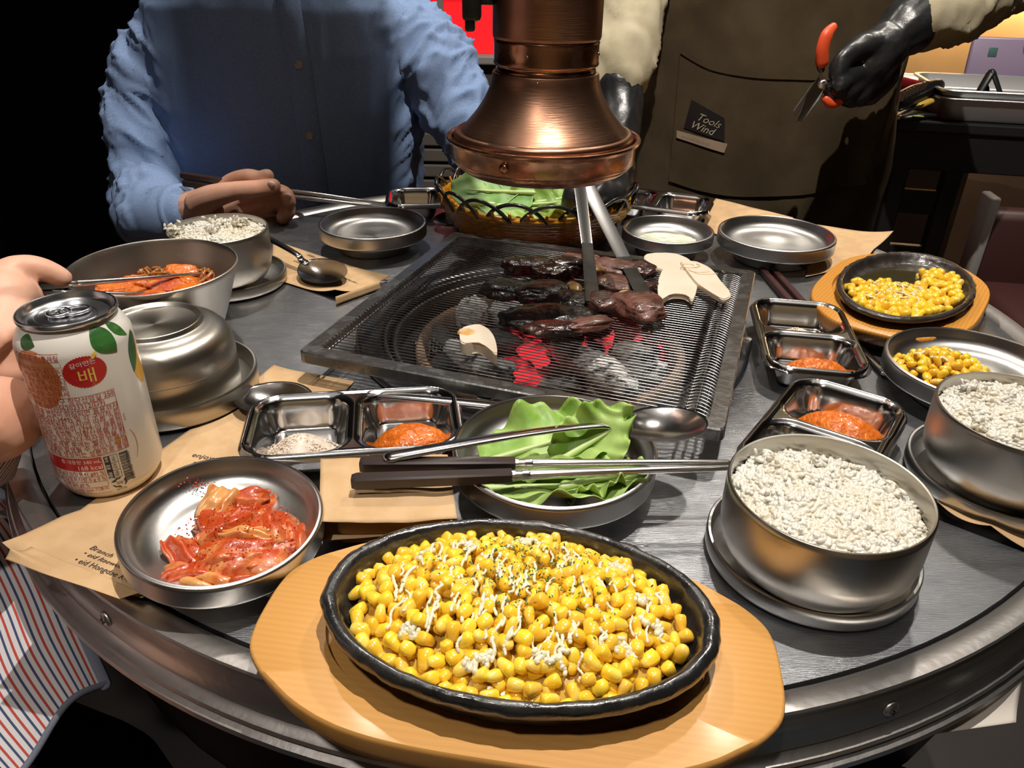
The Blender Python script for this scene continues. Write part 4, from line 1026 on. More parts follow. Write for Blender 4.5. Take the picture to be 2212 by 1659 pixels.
for x, y, z, r in ((0, -.012, .002, .022), (.014, .004, .002, .022), (-.012, .010, .003, .017), (.018, -.018, 0, .016)): blob(core, (KX + x, KY + y, KZ + z), (r, r * .9, .010), 3, .25, 2, int(x * 999))
obj('kimchi_core', core, 'kim', kt)
cf = BM(); random.seed(9)
for k in range(420):
    if k < 370: a = random.random() * 6.28; r = math.sqrt(random.random()) * .038; x, y = KX + r * math.cos(a), KY + r * .85 * math.sin(a); z = KZ + .018 * (1 - (r / .040) ** 2) + .0015
    else: x, y = -.030 + random.gauss(0, .0055), .034 + random.gauss(0, .0018); z = .0225 + random.uniform(0, .003)
    s = random.uniform(.0004, .0011); box(cf, (x, y, z), (s, s, .0003), 0, (random.gauss(0, .5), random.gauss(0, .5), random.random()))
tag(obj('chili_flakes', cf, 'chili', kt, smooth=False), kind='stuff')
# red stew in the conical bowl
stw = thing('red_stew', 'red stew of sausage slices, fish cake and glass noodles in the conical bowl', 'stew', (-.3168, .6420, TT))
obj('broth', lathe(BM(), [(.0600, .0380), (.03, .0384), (0, .0384)], 48), 'kimsauce', stw)
for k, (x, y, z, L, W, rz, tx) in enumerate(((.010, .000, .046, .040, .022, .2, .3), (-.006, -.016, .043, .040, .020, -.1, .2), (.030, -.004, .045, .028, .020, .9, .1), (-.030, -.018, .040, .034, .016, .1, 0), (.022, .016, .045, .030, .018, 2.0, .3), (-.012, -.034, .038, .034, .014, 0, 0), (.006, -.030, .046, .036, .018, .3, .1), (-.036, -.004, .044, .030, .020, .8, .2), (-.020, .014, .044, .030, .018, .4, .3), (.034, -.020, .044, .026, .018, 1.2, 0), (.012, .028, .048, .030, .018, .2, .5))):
    bm = blob(BM(), (0, 0, 0), (L / 2, W / 2.3, .0034), 4, .22, 2.0, k + 3, None, False, .7); obj('sausage_slice', bm, 'ssam' if k % 3 else 'kim', stw, (x, y, z + .006), (tx, .1, rz))
for k in range(16):
    random.seed(60 + k); pts = []; a = random.random() * 6
    for i in range(12): a += random.gauss(0, .9); pts.append((.030 * math.cos(k * .7) * .8 + .010 * math.cos(a) + .006, .026 + .010 * math.sin(a), .046 + .010 * random.random()))
    obj('glass_noodle', tube(BM(), pts, .0013, 7, 4), mat('glass_noodle', (.45, .16, .03), .2, 0, coat=.8, trans=.25) if k == 0 else bpy.data.materials['glass_noodle'], stw)

# ------------------------------------------------------------ lettuce leaves
def leaf_bm(L, W, ruf, fr, seed, fold=0, cup=.3, nu=44, nv=26, th=.0005, tip=1.0):
    def f(u, v):
        s = 2 * v - 1; wv = W * (.18 + .82 * math.sin(PI * min(1, u * .92 + .06)) ** .7) * (1 if u < .75 else 1 - (u - .75) * 1.2)
        x = u * L + ruf * .8 * abs(s) ** 3 * math.sin(fr * 1.3 * v + seed) * u
        y = s * wv * .5
        e = abs(s) ** 2.2; z = cup * (y * y) / W * 2 + ruf * e * math.sin(fr * u * 6.28 + seed + s) + ruf * .7 * e * math.sin(fr * 2.3 * u * 6.28 + 2 * seed * s)
        z += ruf * .8 * sstep(.75, 1, u) * math.sin(fr * v * 5 + seed) + .0022 * noise.noise(V((x * 90, y * 90, seed))) + .004 * noise.noise(V((x * 30, y * 30, seed)))
        z += fold * (u ** 2) * L
        return (x, y, z)
    return sheet(BM(), f, nu, nv, th)
def lettuce(label, loc, rot, L, W, ruf, fr, seed, m='leaf', fold=0, cup=.3, group='lettuce leaves in the front dish', rib=True, nm='lettuce_leaf', **k):
    o = obj(nm, leaf_bm(L, W, ruf, fr, seed, fold, cup, **k), m, None, loc, rot); tag(o, label, 'leaf', group)
    if rib: obj('midrib', tube(BM(), [(0, 0, .001), (L * .3, 0, .0016 + fold * .09 * L), (L * .6, 0, .0010 + fold * .36 * L), (L * .8, 0, .001 + fold * .64 * L)], [.0028, .0022, .0014, .0006], 8, 4), 'rib', o)
    return o
LX, LY = .0289, .4260
lettuce('frilly green lettuce leaf across the middle of the front dish, behind the spoon handle', (LX - .048, LY - .006, T0 + .022), (math.radians(14), math.radians(-8), math.radians(16)), .098, .062, .0065, 2.2, 1.3, fold=.10)
lettuce('lettuce leaf lying deepest at the near side of the front dish', (LX - .046, LY - .026, T0 + .016), (math.radians(-6), math.radians(-4), math.radians(-3)), .104, .050, .0050, 2.0, 2.7, fold=.05)
lettuce('curled lettuce tip standing up at the right of the front dish', (LX + .000, LY - .010, T0 + .026), (math.radians(34), math.radians(-20), math.radians(24)), .060, .046, .0060, 2.4, 4.1, fold=.18)
lettuce('small folded lettuce leaf at the right under the chopstick tips', (LX + .004, LY - .034, T0 + .024), (math.radians(-8), math.radians(-6), math.radians(12)), .056, .036, .0052, 2.6, 5.2, fold=.05)

# ------------------------------------------------------------ grilled meat and mushrooms
def meat(label, p, s, rz, m, seed, rx=0, ry=0, cat='meat', nm='grilled_beef', grp='beef pieces on the grate', amp=.28):
    o = obj(nm, blob(BM(), (0, 0, 0), (s[0] * 1.32, s[1] * 1.42, s[2]), 4, amp * .75, 1.7, seed, None, False, .78), m, None, (p[0], p[1], p[2]), (rx, ry, rz)); return tag(o, label, cat, grp)
GH = .036
for a in [('glossy dark beef chunk at the left end of the rear row', (0.0135,0.7384,0.7900), (.020, .010, .008), .1, 'meat', 1), ('dark beef chunk second from the left in the rear row', (0.0362,0.7206,0.7900), (.015, .012, .009), .7, 'meat', 2),
          ('rounded dark beef chunk in the middle of the rear row', (0.0526,0.7314,0.7920), (.014, .011, .009), -.2, 'meat', 3), ('brown seared beef strip behind the left tong arm', (0.0681,0.7545,0.7900), (.017, .009, .007), -.3, 'meatl', 4),
          ('brown beef piece between the tong arms at the rear', (0.1019,0.7393,0.7900), (.020, .011, .007), -.4, 'meatl', 5), ('curled dark beef end at the rear right of the meat', (0.1254,0.7341,0.7900), (.012, .011, .007), .5, 'meat', 6),
          ('seared beef slice between the tong tips', (0.0993,0.6938,0.7900), (.018, .012, .006), -.3, 'meatl', 7), ('reddish beef slice folded near the left tong tip', (0.0794,0.6472,0.7920), (.013, .012, .007), .2, 'meatl', 8),
          ('large seared beef slice held at the right tong tip', (0.1121,0.6339,0.7940), (.015, .018, .009), .35, 'meatl', 10), ('charred beef piece at the far left of the meat', (-0.0086,0.6769,0.7900), (.018, .011, .008), -.3, 'meatd', 9),
          ('charred beef piece in the middle in the hood\'s shadow', (0.0258,0.6707,0.7910), (.020, .013, .009), .2, 'meatd', 11), ('broad charred beef slab at the front of the meat', (0.0285,0.6140,0.7910), (.030, .014, .008), .1, 'meatd', 12),
          ('pinkish curled beef slice at the front below the tongs', (0.0639,0.5972,0.7930), (.017, .007, .005), .35, 'meatl', 14), ('charred beef piece under the left tong arm', (0.0526,0.6504,0.7910), (.016, .013, .008), -.5, 'meatd', 15),
          ('brown edge of a beef slab at the front centre', (0.0376,0.5929,0.7910), (.020, .008, .006), .15, 'meat', 16), ('thin dark beef sliver at the right of the meat', (0.1278,0.6919,0.7890), (.011, .004, .003), .8, 'meat', 17)]:
    meat(a[0], a[1], a[2], a[3], a[4], a[5])
for a in [('grilled garlic clove beside the left tong arm', (0.0779,0.7213,0.7930), (.011, .009, .006), .5, 1), ('yellow grilled onion piece left of the right tong tip', (0.1030,0.6543,0.7940), (.010, .009, .006), -.6, 2), ('brown onion wedge in the shade of the hood', (0.0559,0.6729,0.7930), (.008, .013, .006), .2, 3), ('small yellow garlic slice between the tong arms', (0.0859,0.6940,0.7920), (.006, .006, .004), .2, 4)]:
    o = obj('garlic', blob(BM(), (0, 0, 0), a[2], 3, .14, 1.4, a[4]), 'garlic', None, a[1], (0, 0, a[3])); tag(o, a[0], 'vegetable', 'garlic and onion on the grate')
def slab(label, pts, z0, th, m='mush', name='mushroom_slice'):
    cx = sum(p[0] for p in pts) / len(pts); cy = sum(p[1] for p in pts) / len(pts)
    P2, _ = spl([(p[0] - cx, p[1] - cy, 0) for p in pts] + [(pts[0][0] - cx, pts[0][1] - cy, 0)], [0] * (len(pts) + 1), 3); P2 = P2[:-1]
    bm = prism(BM(), [(p.x, p.y) for p in P2], 0, th, .0010)
    bmesh.ops.triangulate(bm, faces=[f for f in bm.faces if len(f.verts) > 4])
    o = obj(name, bm, m, None, (cx, cy, TT + z0), auto=50); return tag(o, label, 'mushroom', 'king oyster mushroom slices'), cx, cy
o, cx, cy = slab('white mushroom slice shaped like a bell at the right rear of the grate', [(0.1328,0.6566,0.7900), (0.1381,0.6993,0.7900), (0.1521,0.7445,0.7900), (0.1701,0.7669,0.7900), (0.1807,0.7474,0.7900), (0.1777,0.7060,0.7900), (0.1643,0.6602,0.7900), (0.1608,0.6731,0.7900), (0.1492,0.6758,0.7900), (0.1414,0.6677,0.7900)], .0345, .0055)
o, cx, cy = slab('white mushroom slice with toasted curl marks, overlapping its neighbour', [(0.1691,0.7533,0.7940), (0.1858,0.7542,0.7940), (0.1964,0.7313,0.7940), (0.1985,0.6995,0.7940), (0.2012,0.6699,0.7940), (0.1922,0.6565,0.7940), (0.1864,0.6648,0.7940), (0.1790,0.6823,0.7940), (0.1739,0.7006,0.7940)], .0385, .0045)
bm = BM(); 
for c_, r0, n_, a0, a1 in (((0.1752,0.7404,0.7940), .0040, 16, 0, 7), ((0.1811,0.7305,0.7940), .0062, 10, 3.0, 5.6), ((0.1847,0.7256,0.7940), .0068, 10, 3.4, 5.8)):
    tube(bm, [(c_[0] - cx + r0 * (1 + .09 * k) * math.cos(a0 + (a1 - a0) * k / n_) * 1.2, c_[1] - cy + r0 * (1 + .05 * k) * math.sin(a0 + (a1 - a0) * k / n_), .0047) for k in range(n_ + 1)], .0005, 5)
obj('grill_mark', bm, 'toast', o)
slab('cream mushroom slice lying behind the other two at the rear rail', [(0.1346,0.7704,0.7900), (0.1388,0.7832,0.7900), (0.1536,0.7869,0.7900), (0.1706,0.7864,0.7900), (0.1827,0.7675,0.7900), (0.1739,0.7563,0.7900), (0.1527,0.7368,0.7900), (0.1383,0.7490,0.7900)], .0345, .0050)
o, cx, cy = slab('single thick mushroom piece with a toasted end, alone at the left front of the grate', [(-0.0437,0.5716,0.7960), (-0.0415,0.5832,0.7960), (-0.0272,0.5893,0.7960), (-0.0174,0.5728,0.7960), (-0.0131,0.5526,0.7960), (-0.0123,0.5350,0.7960), (-0.0187,0.5442,0.7960), (-0.0264,0.5554,0.7960), (-0.0351,0.5533,0.7960), (-0.0411,0.5547,0.7960)], .0345, .0105)
obj('toasted_end', blob(BM(), ((-0.0371,0.5737,0.7960)[0] - cx, (-0.0371,0.5737,0.7960)[1] - cy, .0098), (.0085, .0075, .0014), 3, .2, 2, 3), 'toast', o)

for o in COL.objects:
    if o.name == 'iron_skillet.001': o.scale = (1, 1, .62)
    if o.name == 'buttered_corn.001': o.location.z -= .0062

# ------------------------------------------------------------ basket of leaves
bk = thing('wicker_basket', 'oval orange wicker basket with black looped rim, behind the grill', 'basket', (.0250, .9580, TT))
def bpos(a, t, out=0):
    e = t ** .8; rx = .088 + .034 * e + out; ry = .062 + .050 * e + out; return V((rx * math.cos(a), ry * math.sin(a), .003 + .056 * t))
NR = 36
for k in range(10):
    t = .04 + k * .088; n = NR * 2; pts = [bpos(2 * PI * i / n, t, (.0018 if (i // 1 + k) % 2 else -.0012)) for i in range(n + 1)]
    obj('weave_strand', tube(BM(), pts, .0036, 8, cap=False, flat=1.15, fdir=(0, 0, 1)), 'wick', bk)
for k in range(NR):
    a = 2 * PI * (k + .5) / NR; obj('stake', tube(BM(), [bpos(a, 0), bpos(a, .35, .0003), bpos(a, .7, .0003), bpos(a, .98)], .0019, 6, 2), 'wick', bk)
for k in range(18):
    a0, a1 = 2 * PI * k / 18, 2 * PI * (k + 1.75) / 18; pts = []
    for i in range(9):
        u = i / 8; q = bpos(a0 + (a1 - a0) * u, .80, .002); q.z += .0215 * math.sin(PI * u) ** .8; q += V((q.x, q.y, 0)).normalized() * (.005 * math.sin(PI * u) + .0016 * (k % 2)); pts.append(q)
    obj('rim_loop', tube(BM(), pts, .0023, 8, 2), 'wickb', bk)
obj('base', lathe(BM(), [(1, .002), (.5, .001), (0, .001)], 40, .088, .062), 'wick', bk)
G2 = 'leaves in the basket'; BX, BY = .0250, .9580
def bl(label, x, y, z, rot, L, W, ruf, fr, seed, m='leaf', **k): lettuce(label, (BX + x, BY + y, TT + z), tuple(math.radians(q) for q in rot), L, W, ruf, fr, seed, m, group=G2, **k)
bl('large pale perilla leaf with clear veins at the left end of the basket', -.004, -.062, .070, (-42, 4, 168), .098, .078, .0015, 1.0, 1.2, 'leaf2', fold=.10, cup=.1, nm='perilla_leaf')
bl('second perilla leaf lying along the front left of the basket', -.088, -.066, .056, (34, 0, 4), .110, .050, .0015, 1.0, 2.2, 'leaf2', fold=.0, cup=.1, nm='perilla_leaf')
bl('bright green lettuce leaf in the front middle of the basket', -.045, -.070, .056, (30, 0, 5), .085, .052, .0060, 2.4, 3.3, fold=.1)
bl('frilly lettuce leaf right of the middle, under the hood', .000, -.060, .058, (32, -6, 6), .090, .055, .0060, 2.6, 4.1, fold=.12)
bl('curled lettuce leaf behind the perilla in the basket', -.060, -.010, .062, (20, 0, 20), .100, .070, .0070, 2.2, 5.6, fold=.15)
bl('lettuce leaf at the back of the basket below the hood', -.01, .010, .060, (16, 4, -10), .100, .070, .0070, 2.2, 6.6, fold=.12)
bl('low lettuce leaf pressed against the front weave of the basket', -.030, -.088, .044, (50, 0, 4), .090, .030, .0030, 2.0, 7.7)
bl('dark green leaf at the right end of the basket', .045, -.040, .054, (25, 10, 20), .070, .045, .0040, 2.0, 8.8, 'leaf', fold=.1)
for v in range(0, 1):
    pass
for o in [o for o in COL.objects if o.name.startswith('perilla_leaf')]:
    for s in (-1, 1):
        for k in range(1, 6):
            obj('vein', tube(BM(), [(.016 * k, 0, .0014), (.016 * k + .012, s * .012, .0016), (.016 * k + .018, s * .024, .0020)], [.0006, .0005, .0003], 5), 'rib', o)
cup = obj('steel_cup', lathe(BM(), [(0, 0), (.018, 0), (.026, .010), (.030, .026), (.030, .046), (.026, .056), (.018, .062), (.006, .066), (.004, .072), (0, .073)], 40), 'mirror', None, (.128, 1.055, T0))
tag(cup, 'small round steel lidded pot behind the right end of the basket', 'pot')

# ------------------------------------------------------------ brown paper mats
def paper(label, corners, z=.0006, curl=(), th=.00025, m='kraft', nu=30, nv=20, seed=1, wav=.0008, name='paper_sheet', cat='paper', group='printed brown paper sheets'):
    """quad sheet; curl = [(u, v, radius, height)] lifts around a spot"""
    A, B_, C_, D = [V((c[0], c[1], 0)) for c in corners]; o = A.copy()
    def f(u, v):
        p = (A * (1 - u) + B_ * u) * (1 - v) + (D * (1 - u) + C_ * u) * v - o; h = wav * (1 + noise.noise(V((p.x * 22, p.y * 22, seed))))
        for a, b, r, hh in curl:
            d = math.hypot(u - a, v - b) / r
            if d < 1: h += hh * (1 - d) ** 2
        rr_ = math.hypot(p.x + o.x - TC[0], p.y + o.y - TC[1]); h += .0048 * sstep(.436, .452, rr_)
        return (p.x, p.y, h)
    o_ = obj(name, sheet(BM(), f, nu, nv, th), m, None, (o.x, o.y, TT + z)); tag(o_, label, cat, group); return o_
from mathutils.bvhtree import BVHTree
def ptext(s, size, pos, ang, parent=None, sx=1, slant=0, m='print'):
    def done(b):
        t = BM(); t.from_mesh(parent.data); tree = BVHTree.FromBMesh(t); t.free()
        bmesh.ops.triangulate(b, faces=b.faces); c, s_ = math.cos(ang), math.sin(ang); p = V(pos) - parent.location
        for v in b.verts:
            x, y = v.co.x * sx + v.co.y * slant, v.co.y; X, Y_ = p.x + x * c - y * s_, p.y + x * s_ + y * c
            h = tree.ray_cast(V((X, Y_, 1)), V((0, 0, -1))); v.co = V((X, Y_, (h[0].z if h[0] else 0) + .00035))
        obj('printed_line', b, m, parent, smooth=False)
    later_text(s, size, 'LEFT', done)
pm = paper('long brown printed paper running under the kimchi dish and the front sauce tray', [(-0.2914,0.3420,0.7540), (-0.2000,0.3109,0.7540), (-0.1316,0.5651,0.7520), (-0.2044,0.5867,0.7520)], curl=[(0, 0, .22, .010), (0, 1, .3, .002)], seed=2)
q = [(-0.2481,0.3502,0.7545), (-0.2325,0.3443,0.7545)]
an = math.atan2(q[1][1] - q[0][1], q[1][0] - q[0][0])
ptext('Branch', .0057, (-0.2483,0.3503,0.7548), an, pm, 1, .12)
ptext('• eid Itaewon', .0055, (-0.2496,0.3446,0.7548), an, pm, 1, .12)
ptext('• eid Hongdae K-r', .0055, (-0.2516,0.3383,0.7548), an, pm, 1, .12)
ptext('enjoy', .0072, (-0.2261,0.4515,0.7530), an + .12, pm, 1.05, .12)
ptext('P', .0072, (-0.2230,0.4404,0.7530), an + .12, pm, 1.05, .12)
p2 = paper('folded strip of brown paper sticking out over the rim at the near left', [(-0.2859,0.3332,0.7600), (-0.2087,0.3053,0.7560), (-0.1997,0.3106,0.7550), (-0.2777,0.3449,0.7620)], z=.0052, curl=[(0, .3, .5, .006)], seed=4)
p3 = paper('brown printed paper at the rear left under the spoon', [(-0.2637,0.7888,0.7520), (-0.1825,0.7369,0.7540), (-0.1352,0.7931,0.7540), (-0.2953,0.9119,0.7520)], curl=[(1, 0, .5, .010), (1, 1, .4, .004)], seed=5)
an3 = math.atan2((-0.3498,0.8412,0.7520)[1] - (-0.2612,0.7889,0.7520)[1], -1.0)
ptext('enjoy', .0062, (-0.2299,0.8546,0.7540), math.radians(140), p3, 1, .12); ptext('Branch', .0056, (-0.2391,0.8329,0.7540), math.radians(140), p3, 1, .12); ptext('• eid Itaewon', .0052, (-0.1661,0.7782,0.7550), math.radians(140), p3, 1, .12)
fl = obj('turned_edge', sheet(BM(), lambda u, v: V((-0.1788,0.7217,0.7600)) * (1 - u) + V((-0.1318,0.7729,0.7610)) * u - V((0, 0, .010 * v)) - p3.location + V((0, -.001 * v, 0)), 12, 3, .0003), 'kraft', p3)
paper('pale brown paper behind the two rear right dishes', [(0.2389,0.9940,0.7510), (0.3238,0.8808,0.7510), (0.3759,1.0302,0.7510), (0.2899,1.1163,0.7510)], seed=6)
paper('brown paper between the rear right dish and the skillet board', [(0.3269,0.8218,0.7510), (0.3991,0.8618,0.7510), (0.4805,0.9601,0.7510), (0.3879,1.0031,0.7510)], z=.0012, seed=7, curl=[(1, 1, .4, .006)])
paper('brown paper under the saucer at the right frame edge', [(0.2745,0.4017,0.7520), (0.3260,0.3623,0.7520), (0.3664,0.4151,0.7520), (0.3005,0.4387,0.7520)], z=.0010, seed=8, curl=[(0, 0, .5, .012), (.5, 0, .5, .008)])
# folded napkin pouch under the chopstick handles
nk = thing('napkin_pouch', 'folded brown paper pouch under the dark chopstick handles', 'paper', (-0.0843,0.4187,0.7500), (0, 0, math.radians(2)))
bm = BM(); A, B_, C_, D = [V(c) - V((-0.0843,0.4187,0.7500)) for c in ((-0.1119,0.3520,0.7790), (-0.0326,0.3540,0.7790), (-0.0408,0.4133,0.7830), (-0.1216,0.4090,0.7830))]
obj('top_sheet', sheet(bm, lambda u, v: (A * (1 - u) + B_ * u) * (1 - v) + (D * (1 - u) + C_ * u) * v + V((0, 0, -.0020 * (1 - v) ** 3 * math.sin(PI * u) + .0012 * noise.noise(V((u * 4, v * 3, 2))))), 30, 20, .0004), 'kraft', nk)
A2, B2, C2, D2 = [V(c) - V((-0.0843,0.4187,0.7500)) for c in ((-0.1132,0.3545,0.7620), (-0.0356,0.3634,0.7620), (-0.0421,0.4221,0.7600), (-0.1263,0.4194,0.7600))]
obj('lower_sheet', sheet(BM(), lambda u, v: (A2 * (1 - u) + B2 * u) * (1 - v) + (D2 * (1 - u) + C2 * u) * v + V((0, 0, .0008 * noise.noise(V((u * 4, v * 3, 5))))), 24, 16, .0004), 'kraft', nk)
obj('filling', box(BM(), ((A.x + B_.x) / 2, (A.y + D.y) / 2 + .004, .0155), (.066, .048, .0250), .004), 'kraft', nk)
hang = obj('paper_tag', sheet(BM(), lambda u, v: V((0.2341,0.2777,0.7000)) * (1 - u) * (1 - v) + V((0.2828,0.2860,0.7000)) * u * (1 - v) + V((0.2963,0.3092,0.7140)) * u * v + V((0.2523,0.2924,0.7140)) * (1 - u) * v + V((0, 0, -.004 * math.sin(PI * v))), 14, 12, .0003), mat('pale_paper', (.62, .56, .50), .8), None)
tag(hang, 'pale sheet of paper on the lap under the table rim at the lower right', 'paper')

# ------------------------------------------------------------ people
def capsules(bm, chains, seg=14, n=4):
    for pts, rad in chains: tube(bm, pts, rad, seg, n)
    return bm
def loft(bm, rings, n=36):
    """rings: (centre, half width x, half depth y)  closed superellipse body, first to last"""
    R = []
    for (c, a, b, e) in rings:
        row = []
        for k in range(n):
            t = 2 * PI * k / n; ct, st = math.cos(t), math.sin(t); s = lambda q: math.copysign(abs(q) ** e, q)
            row.append(bm.verts.new((c[0] + a * s(ct), c[1] + b * s(st), c[2])))
        R.append(row)
    for a, b in zip(R, R[1:]):
        for k in range(n): bm.faces.new((a[k], a[(k + 1) % n], b[(k + 1) % n], b[k]))
    bm.faces.new(R[0][::-1]); bm.faces.new(R[-1]); return bm
def folds(dirv, fr, amp, seed, mask=None, sharp=0):
    d = V(dirv).normalized()
    def f(p):
        q = p - d * p.dot(d) * .78
        n = noise.noise(q * fr + V((seed, 0, 0)) + V((1, 1, 1)) * .6 * noise.noise(p * fr * .4)); r = (1 - abs(n) * 2.2)
        n2 = noise.noise(q * fr * 2.3 + V((0, seed, 3))); v = amp * (max(r, -.5) * .7 + .35 * n2)
        if sharp: v += amp * sharp * (max(0, 1 - abs(noise.noise(q * fr * 1.7 + V((seed * 3, 5, 1)))) * 4) + .6 * max(0, 1 - abs(noise.noise(q * fr * 3.1 + V((2, seed * 3, 1)))) * 4) - .5)
        return v * (mask(p) if mask else 1)
    return f
def head(bm, c, s=1.0, face=-1, turn=0):
    """head with nose, brow, chin and ears; c = centre"""
    tmp = BM(); q = V((0, 0, 0))
    blob(tmp, (0, .012, .025), (.076, .092, .088), 3, 0); blob(tmp, (0, -.022, -.045), (.056, .062, .062), 3, 0); blob(tmp, (0, -.050, -.088), (.026, .024, .020), 2, 0)
    tube(tmp, [(0, -.078, .018), (0, -.098, -.012), (0, -.103, -.028)], [.008, .011, .014], 10, 3)
    tube(tmp, [(-.024, -.080, -.052), (0, -.090, -.053), (.024, -.080, -.052)], .0065, 8, 3)
    tube(tmp, [(-.042, -.066, .030), (0, -.080, .034), (.042, -.066, .030)], .010, 8, 3)
    for s_ in (-1, 1): blob(tmp, (s_ * .078, .010, -.010), (.010, .020, .032), 2, 0); blob(tmp, (s_ * .031, -.071, .012), (.013, .010, .009), 2, 0)
    tube(tmp, [(0, .02, -.06), (0, .03, -.17)], [.054, .058], 16, 2)
    R = Matrix.Rotation(turn, 3, 'Z')
    for v in tmp.verts: v.co = R @ (v.co * s) + V(c)
    bmesh.ops.recalc_face_normals(tmp, faces=tmp.faces); return joinbm(bm, tmp)
def hair(parent, c, s=1.0, turn=0):
    tmp = BM(); blob(tmp, (0, .018, .040), (.084, .098, .086), 4, .06, 4); blob(tmp, (0, .050, -.010), (.076, .064, .080), 4, .06, 4)
    R = Matrix.Rotation(turn, 3, 'Z')
    for v in tmp.verts: v.co = R @ (v.co * s) + V(c)
    return obj('hair', tmp, 'hair', parent)
def person(label): return thing('person', label, 'person')

# --- the diner in the blue shirt
pa = person('seated person in a light blue button-up shirt, holding steel chopsticks over the empty dish')
SH = TT + .235          # shoulder height
# skin: head, neck and the right hand with wrist (one mesh)
body = BM(); head(body, (-.345, 1.235, TT + .53), 1.0, turn=.25)
bb = fuse(body, .007, 3)
hb = BM()
pw = V((-0.4485,1.0300,0.7516)); pp = V((-0.3985,1.0200,0.7600)); pk = V((-0.3670,1.0200,0.7637))
capsules(hb, [([(-0.4820,1.0500,0.7429), (-0.4397,1.0300,0.7517), (-0.4144,1.0200,0.7578)], [.027, .025, .026]),
  ([(-0.4240,1.0200,0.7563), (-0.3997,1.0250,0.7629), (-0.3785,1.0300,0.7700)], [.022, .024, .020]), ([(-0.4222,1.0200,0.7487), (-0.3980,1.0300,0.7461), (-0.3796,1.0350,0.7450)], [.020, .022, .018]),
  ([(-0.4145,1.0000,0.7687), (-0.3875,0.9850,0.7832), (-0.3541,0.9750,0.7938), (-0.3227,0.9700,0.7982), (-0.3047,0.9700,0.8020)], [.019, .0155, .0118, .0112, .0100]),       # thumb
  ([(-0.3948,1.0300,0.7729), (-0.3786,1.0300,0.7887), (-0.3489,1.0100,0.8018), (-0.3291,0.9950,0.8043), (-0.3169,0.9900,0.8094)], [.015, .0125, .0112, .0102, .0092]),  # index
  ([(-0.3871,1.0350,0.7653), (-0.3504,1.0200,0.7715), (-0.3152,1.0000,0.7859), (-0.2960,0.9850,0.7874), (-0.2903,0.9800,0.7794)], [.015, .0125, .0112, .0105, .0095]),          # middle
  ([(-0.3876,1.0400,0.7523), (-0.3495,1.0200,0.7565), (-0.3111,1.0000,0.7707), (-0.2942,0.9850,0.7681), (-0.3001,0.9800,0.7585)], [.0145, .0122, .0112, .0105, .0095]),          # ring
  ([(-0.3945,1.0450,0.7396), (-0.3583,1.0300,0.7379), (-0.3233,1.0100,0.7462), (-0.3135,1.0000,0.7432), (-0.3204,0.9950,0.7365)], [.0130, .0110, .0100, .0095, .0085])])       # little
hm = fuse(hb, .0022, 3)
joinbm(bb, hm)
# left forearm and hand, behind the hood and basket
h2 = BM(); L0 = None
capsules(h2, [([(-.02, 1.165, TT + .05), (.015, 1.145, TT + .035), (.040, 1.135, TT + .028)], [.028, .024, .024])] + [([(.045, 1.120 + i * .013, TT + .026), (.075, 1.115 + i * .012, TT + .024), (.096 - .004 * abs(i - 1.4), 1.110 + i * .011, TT + .012)], [.011, .010, .008]) for i in range(4)] + [([(.03, 1.125, TT + .026), (.045, 1.100, TT + .020), (.062, 1.092, TT + .012)], [.012, .011, .009])])
joinbm(bb, fuse(h2, .003, 3))
# legs below the table
lg = BM(); capsules(lg, [([(-.34, 1.35, .50), (-.36, 1.30, .60), (-.345, 1.29, TT + .10), (-.345, 1.27, TT + .22)], [.12, .10, .085, .06])] + [([(-.34 + s * .10, 1.36, .50), (-.34 + s * .12, 1.10, .52), (-.34 + s * .13, .98, .50), (-.34 + s * .13, 1.02, .25), (-.34 + s * .13, 1.04, .07), (-.34 + s * .13, .96, .05)], [.085, .075, .062, .052, .042, .038]) for s in (-1, 1)])
joinbm(bb, fuse(lg, .012, 3))
obj('body', bb, 'skin', pa)
for q, d in (((-0.3037,0.9605,0.8069), .4), ((-0.2890,0.9745,0.7881), .5)):
    obj('fingernail', blob(BM(), (0, 0, 0), (.0055, .0022, .0042), 2, 0), mat('fingernail', (.84, .56, .47), .3) if 'fingernail' not in bpy.data.materials else bpy.data.materials['fingernail'], pa, q, (0, 0, -.3))
hair(pa, (-.345, 1.235, TT + .53), 1.0, .25)
sh = BM()
loft(sh, [((-.345, 1.33, TT - .24), .175, .125, .85), ((-.352, 1.315, TT - .12), .182, .128, .85), ((-.358, 1.30, TT), .196, .130, .85), ((-.358, 1.285, TT + .10), .205, .126, .85), ((-.356, 1.280, TT + .18), .208, .121, .85), ((-.352, 1.276, TT + .238), .195, .114, .85), ((-.348, 1.272, TT + .275), .135, .095, .95), ((-.345, 1.27, TT + .305), .070, .064, 1)])
RS = V((-.535, 1.275, TT + .195)); LS = V((-.180, 1.27, TT + .20))
capsules(sh, [([RS + V((.02, 0, .0)), (-.575, 1.262, TT + .110), (-.580, 1.235, TT + .020), (-.572, 1.20, TT - .035)], [.058, .054, .052, .050]),
  ([(-.572, 1.20, TT - .035), (-.535, 1.135, TT - .018), (-0.5082,1.0600,0.7295), (-0.4578,1.0350,0.7460)], [.050, .047, .041, .034]),
  ([LS + V((-.01, 0, 0)), (-.130, 1.255, TT + .170), (-.090, 1.225, TT + .105), (-.060, 1.20, TT + .066)], [.060, .056, .052, .048]),
  ([(-.055, 1.20, TT + .062), (-.045, 1.19, TT + .052), (-.012, 1.160, TT + .048)], [.048, .042, .034])], 18, 5)
def mk(p):
    arm = max(sstep(.15, .20, abs(p.x + .355)), 0); return .30 + 1.0 * arm
s1_ = fuse(sh, .0048, 3, None); s1_.normal_update()
